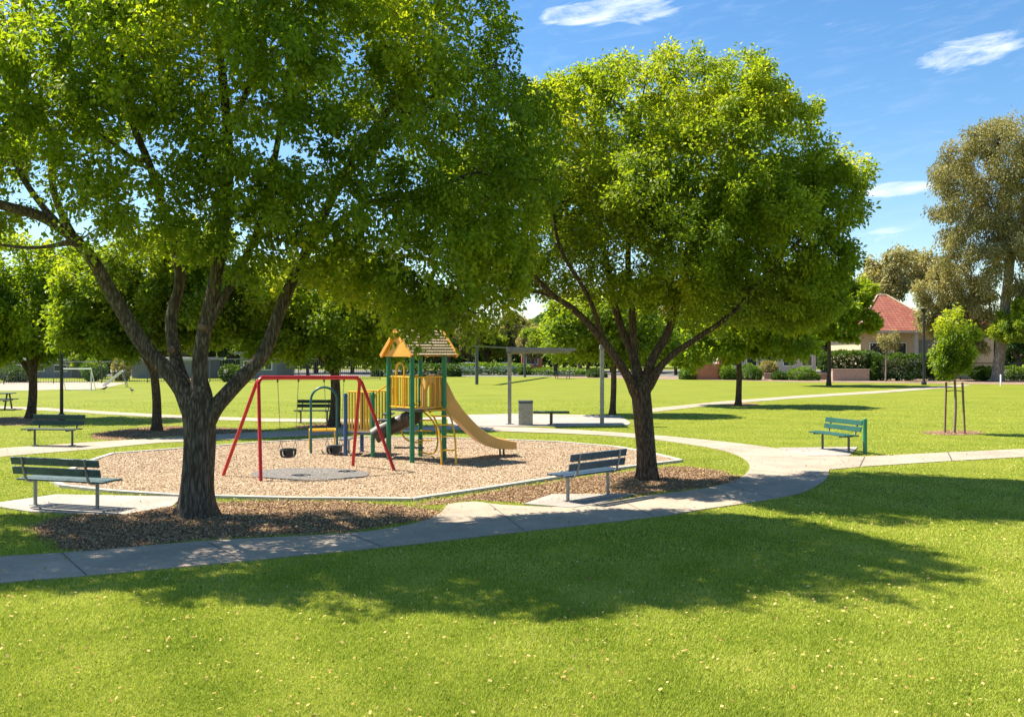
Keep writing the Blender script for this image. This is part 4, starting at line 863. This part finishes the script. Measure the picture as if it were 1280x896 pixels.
# steps between decks
dA = (A_+B)/2-o0
for k in range(3):
    z_ = ld+(dk-ld)*(k+1)/4; p = q1.lerp(A_-o0, (k+1)/4)+Vector((.05,.25,0)); m = MB(); m.box((p.x, p.y, z_), (.24,.6,.035)); m.build('step', M['dsteel'], tw, bevel=.005)
m = MB(); m.tube(smooth_line([q1+Vector((0,0,ld+.6)), q1+Vector((.08,0,ld+.95)), (A_-o0)*.9+q1*.1+Vector((0,0,dk+.55))], 5), .02, 8); m.tube(smooth_line([q4+Vector((0,0,ld+.6)), q4+Vector((.1,0,ld+.95)), (A_-o0)*.8+q4*.2+Vector((0,.2,dk+.55))], 5), .02, 8)
m.build('handrail', M['yellow'], tw, smooth=True)
# entry steps at left of lower deck
for k in range(2):
    z_ = ld*(k+1)/3; p = (q2+q3)/2+Vector((-.16-.26*(1-k), -.1, 0)); m = MB(); m.box((p.x, p.y, z_), (.26,.7,.035)); m.bar((p.x,p.y-.3,0),(p.x,p.y-.3,z_),.04,.04); m.bar((p.x,p.y+.3,0),(p.x,p.y+.3,z_),.04,.04); m.build('step', M['steel'], tw, bevel=.005)
# arch climber
x, y = G(405, 568); r = empty('climbing_arch', (x, y, .03), R(15), 'blue green climbing arch with rungs left of the play tower', 'climbing frame')
m = MB(); w_ = .32; m.tube([(-w_,0,0)]+arc((0,0,1.33), w_, math.pi, 0, 14)+[(w_,0,0)], .030, 12); m.build('arch', M['bluegreen'], r, smooth=True)
m = MB(); m.tube([(-w_,.8,0),(-w_,.8,.55),(w_,.8,.55),(w_,.8,0)], .022, 10)
for z_ in (.55,): m.tube([(-w_,0,z_),(-w_,.8,z_)], .02, 8); m.tube([(w_,0,z_),(w_,.8,z_)], .02, 8)
for yy in (.2,.4,.6): m.tube([(-w_,yy,.55),(w_,yy,.55)], .02, 8)
m.build('rungs', M['yellow'], r, smooth=True)
# ------------------------------------------------------------------ fences, walls
def fence(a, b, hh, label, sp=2.5, pick=.16, top='steel', body='dsteel'):
    a = Vector((*a, 0)); b = Vector((*b, 0)); L = (b-a).length; r = empty('metal_fence', a, math.atan2((b-a).y, (b-a).x), label, 'fence'); n = int(L/sp)
    for k in range(n+1):
        m = MB(); m.box((k*L/n,0,hh/2+.03), (.07,.07,hh+.06)); m.build('post', M[body], r)
    m = MB(); m.box((L/2,0,hh-.02), (L,.06,.07)); m.build('top_rail', M[top], r)
    m = MB(); m.box((L/2,0,.15), (L,.04,.05)); q = int(L/pick)
    for k in range(q): m.box(((k+.5)*pick,0,hh/2), (.025,.025,hh-.1))
    m.build('pickets', M[body], r)
fence(G(-60,481), G(240,477.5), 1.9, 'grey metal fence along the left end of the far lawn', 3.5, .20)
fence(G(262,477.5), G(475,474.5), 2.1, 'dark metal fence behind the swing set across the lawn', 3.5, .20)
fence(G(1200,475.5), G(1330,476.5), 1.7, 'dark metal fence beside the pale gum trunk', 2.5, .15, 'dsteel', 'black')
def wallb(name, pa, pb, z1, th, mat_, label, cat='wall', cap=None):
    a = Vector((*pa, 0)); b = Vector((*pb, 0)); L = (b-a).length; r = empty(name, a, math.atan2((b-a).y, (b-a).x), label, cat)
    m = MB(); m.box((L/2,0,z1/2), (L,th,z1)); m.build('wall', M[mat_], r, bevel=.02)
    m = MB(); m.box((L/2,0,z1+.04), (L+.08,th+.1,.08)); m.build('coping', M[cap or mat_], r, bevel=.015); return r
wallb('garden_wall', G(862,474.5), G(903,474.5), 1.5, .3, 'brick', 'low orange brick garden wall left of the round shrubs')
r = wallb('garden_wall', G(898,474), G(914,474), 2.4, .5, 'brick', 'taller brick pier at the end of the orange brick wall', 'pier')
wallb('planter_wall', G(1040,476), G(1086,476), 1.05, .4, 'pinkwall', 'low pink block planter wall under the dark hedge')
wallb('garden_wall', G(955,474), G(1035,474.5), .55, .3, 'pinkwall', 'low stone edging wall behind the wide low shrub')
# ------------------------------------------------------------------ house
def hiproof(m, x0, x1, y0, y1, z0, z1, ridge):
    xm0 = x0+ridge; xm1 = x1-ridge; ym = (y0+y1)/2
    m.add([(x0,y0,z0),(x1,y0,z0),(x1,y1,z0),(x0,y1,z0),(xm0,ym,z1),(xm1,ym,z1),(x0,y0,z0-.18),(x1,y0,z0-.18),(x1,y1,z0-.18),(x0,y1,z0-.18)],
          [(0,1,5,4),(1,2,5),(2,3,4,5),(3,0,4),(0,6,7,1),(1,7,8,2),(2,8,9,3),(3,9,6,0),(9,8,7,6)])
hx0 = (1062-640)/F*98; hx1 = (1240-640)/F*98
r = empty('house', (hx0, 96, 0), 0, 'cream house with red terracotta tiled hip roof behind the hedges', 'house')
WL = hx1-hx0
m = MB(); m.box((WL/2,5,2.45), (WL-1.2,9,4.9)); m.build('wall', M['cream'], r)
m = MB(); hiproof(m, -.2, 9.4, -.7, 10.4, 4.95, 9.0, 4.3); m.build('roof', M['rooftile'], r)
m = MB(); hiproof(m, 8.2, WL+1.5, 1.2, 10.2, 4.85, 7.4, 3.2); m.build('roof', M['rooftile'], r)
for (xa, xb, za, zb) in ((0,9.4,0,0),):
    m = MB(); m.box((4.6,-.76,4.85), (9.7,.1,.22)); m.build('gutter', M['palewall'], r)
for x_ in (6.0,): 
    m = MB(); m.box((x_,-.45,2.4), (.35,.35,4.8)); m.build('veranda_post', M['palewall'], r)
for x_, wd in ((7.2,1.7),(11.4,1.2)):
    m = MB(); m.box((x_,.47,2.3), (wd,.1,3.4)); o = m.build('door', M['greywall'], r)
for x_, wd in ((2.5,1.8),(4.7,1.2),(9.6,1.4)):
    m = MB(); m.box((x_,.46,2.9), (wd+.2,.08,1.7)); o = m.build('window', M['white'], r); m = MB(); m.box((x_,.41,2.9), (wd,.04,1.5)); m.build('pane', M['glass'], o)
# hip ridge caps
m = MB()
for a, b in (((-.2,-.7,4.97),(4.1,4.85,9.02)),((9.4,-.7,4.97),(5.1,4.85,9.02)),((4.1,4.85,9.02),(5.1,4.85,9.02))): m.tube([a, b], .09, 6)
m.build('ridge_cap', M['cream'], r)
def building(name, label, px0, px1, d, hh, wallm, roofm, roof='flat', nwin=4, dep=8, ridge=None):
    x0 = (px0-640)/F*d; x1 = (px1-640)/F*d; L = x1-x0; r = empty(name, (x0, d, 0), 0, label, 'building')
    m = MB(); m.box((L/2,dep/2,hh/2), (L,dep,hh)); m.build('wall', M[wallm], r)
    m = MB()
    if roof == 'flat': m.box((L/2,dep/2-.2,hh+.14), (L+.8,dep+.9,.28))
    else: hiproof(m, -.5, L+.5, -.5, dep+.5, hh+.18, hh+2.0, ridge or 2.0)
    m.build('roof', M[roofm], r)
    for k in range(nwin):
        x_ = L*(k+.5)/nwin; m = MB(); m.box((x_,-.03,hh*.55), (L/nwin*.6,.08,hh*.4)); o = m.build('window', M['white'], r); m = MB(); m.box((x_,-.08,hh*.55), (L/nwin*.6-.2,.04,hh*.4-.2)); m.build('pane', M['glass'], o)
building('school_building', 'long low grey building with pale roof behind the left fence', 165, 245, 97, 1.9, 'greywall', 'palewall', nwin=0)
building('school_building', 'small grey building with two windows seen above the red swing bar', 300, 345, 95, 2.5, 'greywall', 'roofgrey', nwin=2)
building('sports_pavilion', 'dark low pavilion at the far left past the paved court', -80, 90, 98, 1.9, 'greywall', 'white', nwin=6)
building('brick_building', 'small red brick building behind the grey shelter roof', 652, 678, 125, 3.2, 'brick', 'palewall', nwin=1)
building('house', 'pale house with brown roof glimpsed above the round shrubs', 905, 1020, 108, 3.2, 'palewall', 'rooftile', 'hip', 5, 8, 3)
# ------------------------------------------------------------------ cars
def car(px, d, rz, body, label):
    r = empty('parked_car', ((px-640)/F*d, d, 0), rz, label, 'car', 'cars parked beyond the hedge')
    side = [(-2.15,.35),(-2.2,.62),(-2.1,.85),(-1.55,.95),(-1.0,1.38),(-.6,1.47),(.5,1.45),(.9,1.3),(1.35,.98),(2.0,.86),(2.18,.6),(2.15,.35)]
    m = MB(); n = len(side); hw = .86; vs = []
    for y_, s in ((-hw,0),(hw,0)):
        vs += [(x, y_*(.84 if z > 1 else 1), z) for x, z in side]
    m.add(vs, [tuple(range(n)), tuple(range(2*n-1, n-1, -1))]+[(i,n+i,n+(i+1) % n,(i+1) % n) for i in range(n)]); m.build('body', M[body], r, bevel=.05)
    for s in (-1, 1):
        m = MB(); m.add([(-1.42,s*.80,.98),(-.95,s*.745,1.34),(-.55,s*.74,1.41),(.45,s*.74,1.39),(.85,s*.745,1.27),(1.2,s*.80,1.0)], [(0,1,2,3,4,5)]); m.add([(-1.42,s*.835,.98),(-.95,s*.79,1.34),(-.55,s*.78,1.41),(.45,s*.78,1.39),(.85,s*.79,1.27),(1.2,s*.835,1.0)], [(0,1,2,3,4,5)]); m.build('side_window', M['glass'], r)
    for x in (-1.35, 1.35):
        for s in (-1, 1):
            m = MB(); m.tube([(x,s*.68,.32),(x,s*.88,.32)], .32, 20); w_ = m.build('wheel', M['tyre'], r, smooth=True); m = MB(); m.tube([(x,s*.885,.32),(x,s*.895,.32)], .19, 16); m.build('rim', M['steel'], w_)
car(587, 118, 0, 'carwhite', 'white car parked behind the light hedge left of the shelter'); car(632, 119, R(3), 'carblue', 'silver car parked behind the light hedge nearer the shelter')
picnic(G(703, 473.5), R(10), 'far picnic table at the garden edge behind the grey shelter')
# ------------------------------------------------------------------ goal, slide far, bollard, birds
x, y = G(95, 488); r = empty('soccer_goal', (x, y, 0), R(8), 'small white goal frame on the far left lawn', 'goal')
m = MB(); m.tube([(-1.0,0,0),(-1.0,0,1.5),(1.0,0,1.5),(1.0,0,0)], .05, 8); m.build('goal_frame', M['white'], r); m = MB(); m.tube([(-1.0,0,1.5),(-1.0,1,0)], .035, 6); m.tube([(1.0,0,1.5),(1.0,1,0)], .035, 6); m.tube([(-1,1,0.03),(1,1,0.03)], .035, 6); m.build('back_stay', M['white'], r)
x, y = G(140, 484); r = empty('small_slide', (x, y, 0), R(10), 'little white slide standing before the left fence', 'slide')
m = MB(); 
for s in (-.2,.2): m.bar((-.6,s,.12),(.75,s,1.25),.05,.16)
m.bar((-.6,0,.1),(.75,0,1.2),.42,.04); m.build('chute', M['white'], r); m = MB(); m.tube([(.75,-.2,1.2),(1.1,-.25,0)], .03, 6); m.tube([(.75,.2,1.2),(1.1,.25,0)], .03, 6)
for k in range(3): m.tube([(.83+.09*k,-.21,.95-.28*k),(.83+.09*k,.21,.95-.28*k)], .022, 6)
m.build('ladder', M['steel'], r)
x, y = G(1251, 482); m = MB(); m.tube([(0,0,0),(0,0,.85),(0,0,.9)], [.06,.06,.02], 10); o = m.build('bollard', M['white'], smooth=True); o.location = (x, y, 0); tag(o, 'short white bollard at the edge of the right lawn', 'bollard')
def bird(px, py, rz, label):
    x, y = G(px, py); r = empty('bird', (x, y, 0), rz, label, 'bird', 'birds on the far lawn'); m = MB()
    m.tube([(-.24,0,.17),(-.15,0,.19),(-.05,0,.21),(.06,0,.24),(.12,0,.29),(.15,0,.335),(.19,0,.335),(.24,0,.32)], [.012,.03,.065,.075,.05,.04,.03,.004], 10)
    for s in (-.025,.025): m.tube([(.0,s,.17),(.01,s,.0),(.04,s,.005)], [.008,.006,.005], 5)
    m.build('body', M['feather'], r, smooth=True)
bird(130, 489.5, .5, 'black bird standing on the far lawn at left'); bird(165, 491.5, 2.6, 'black bird on the lawn nearer the tree trunk')
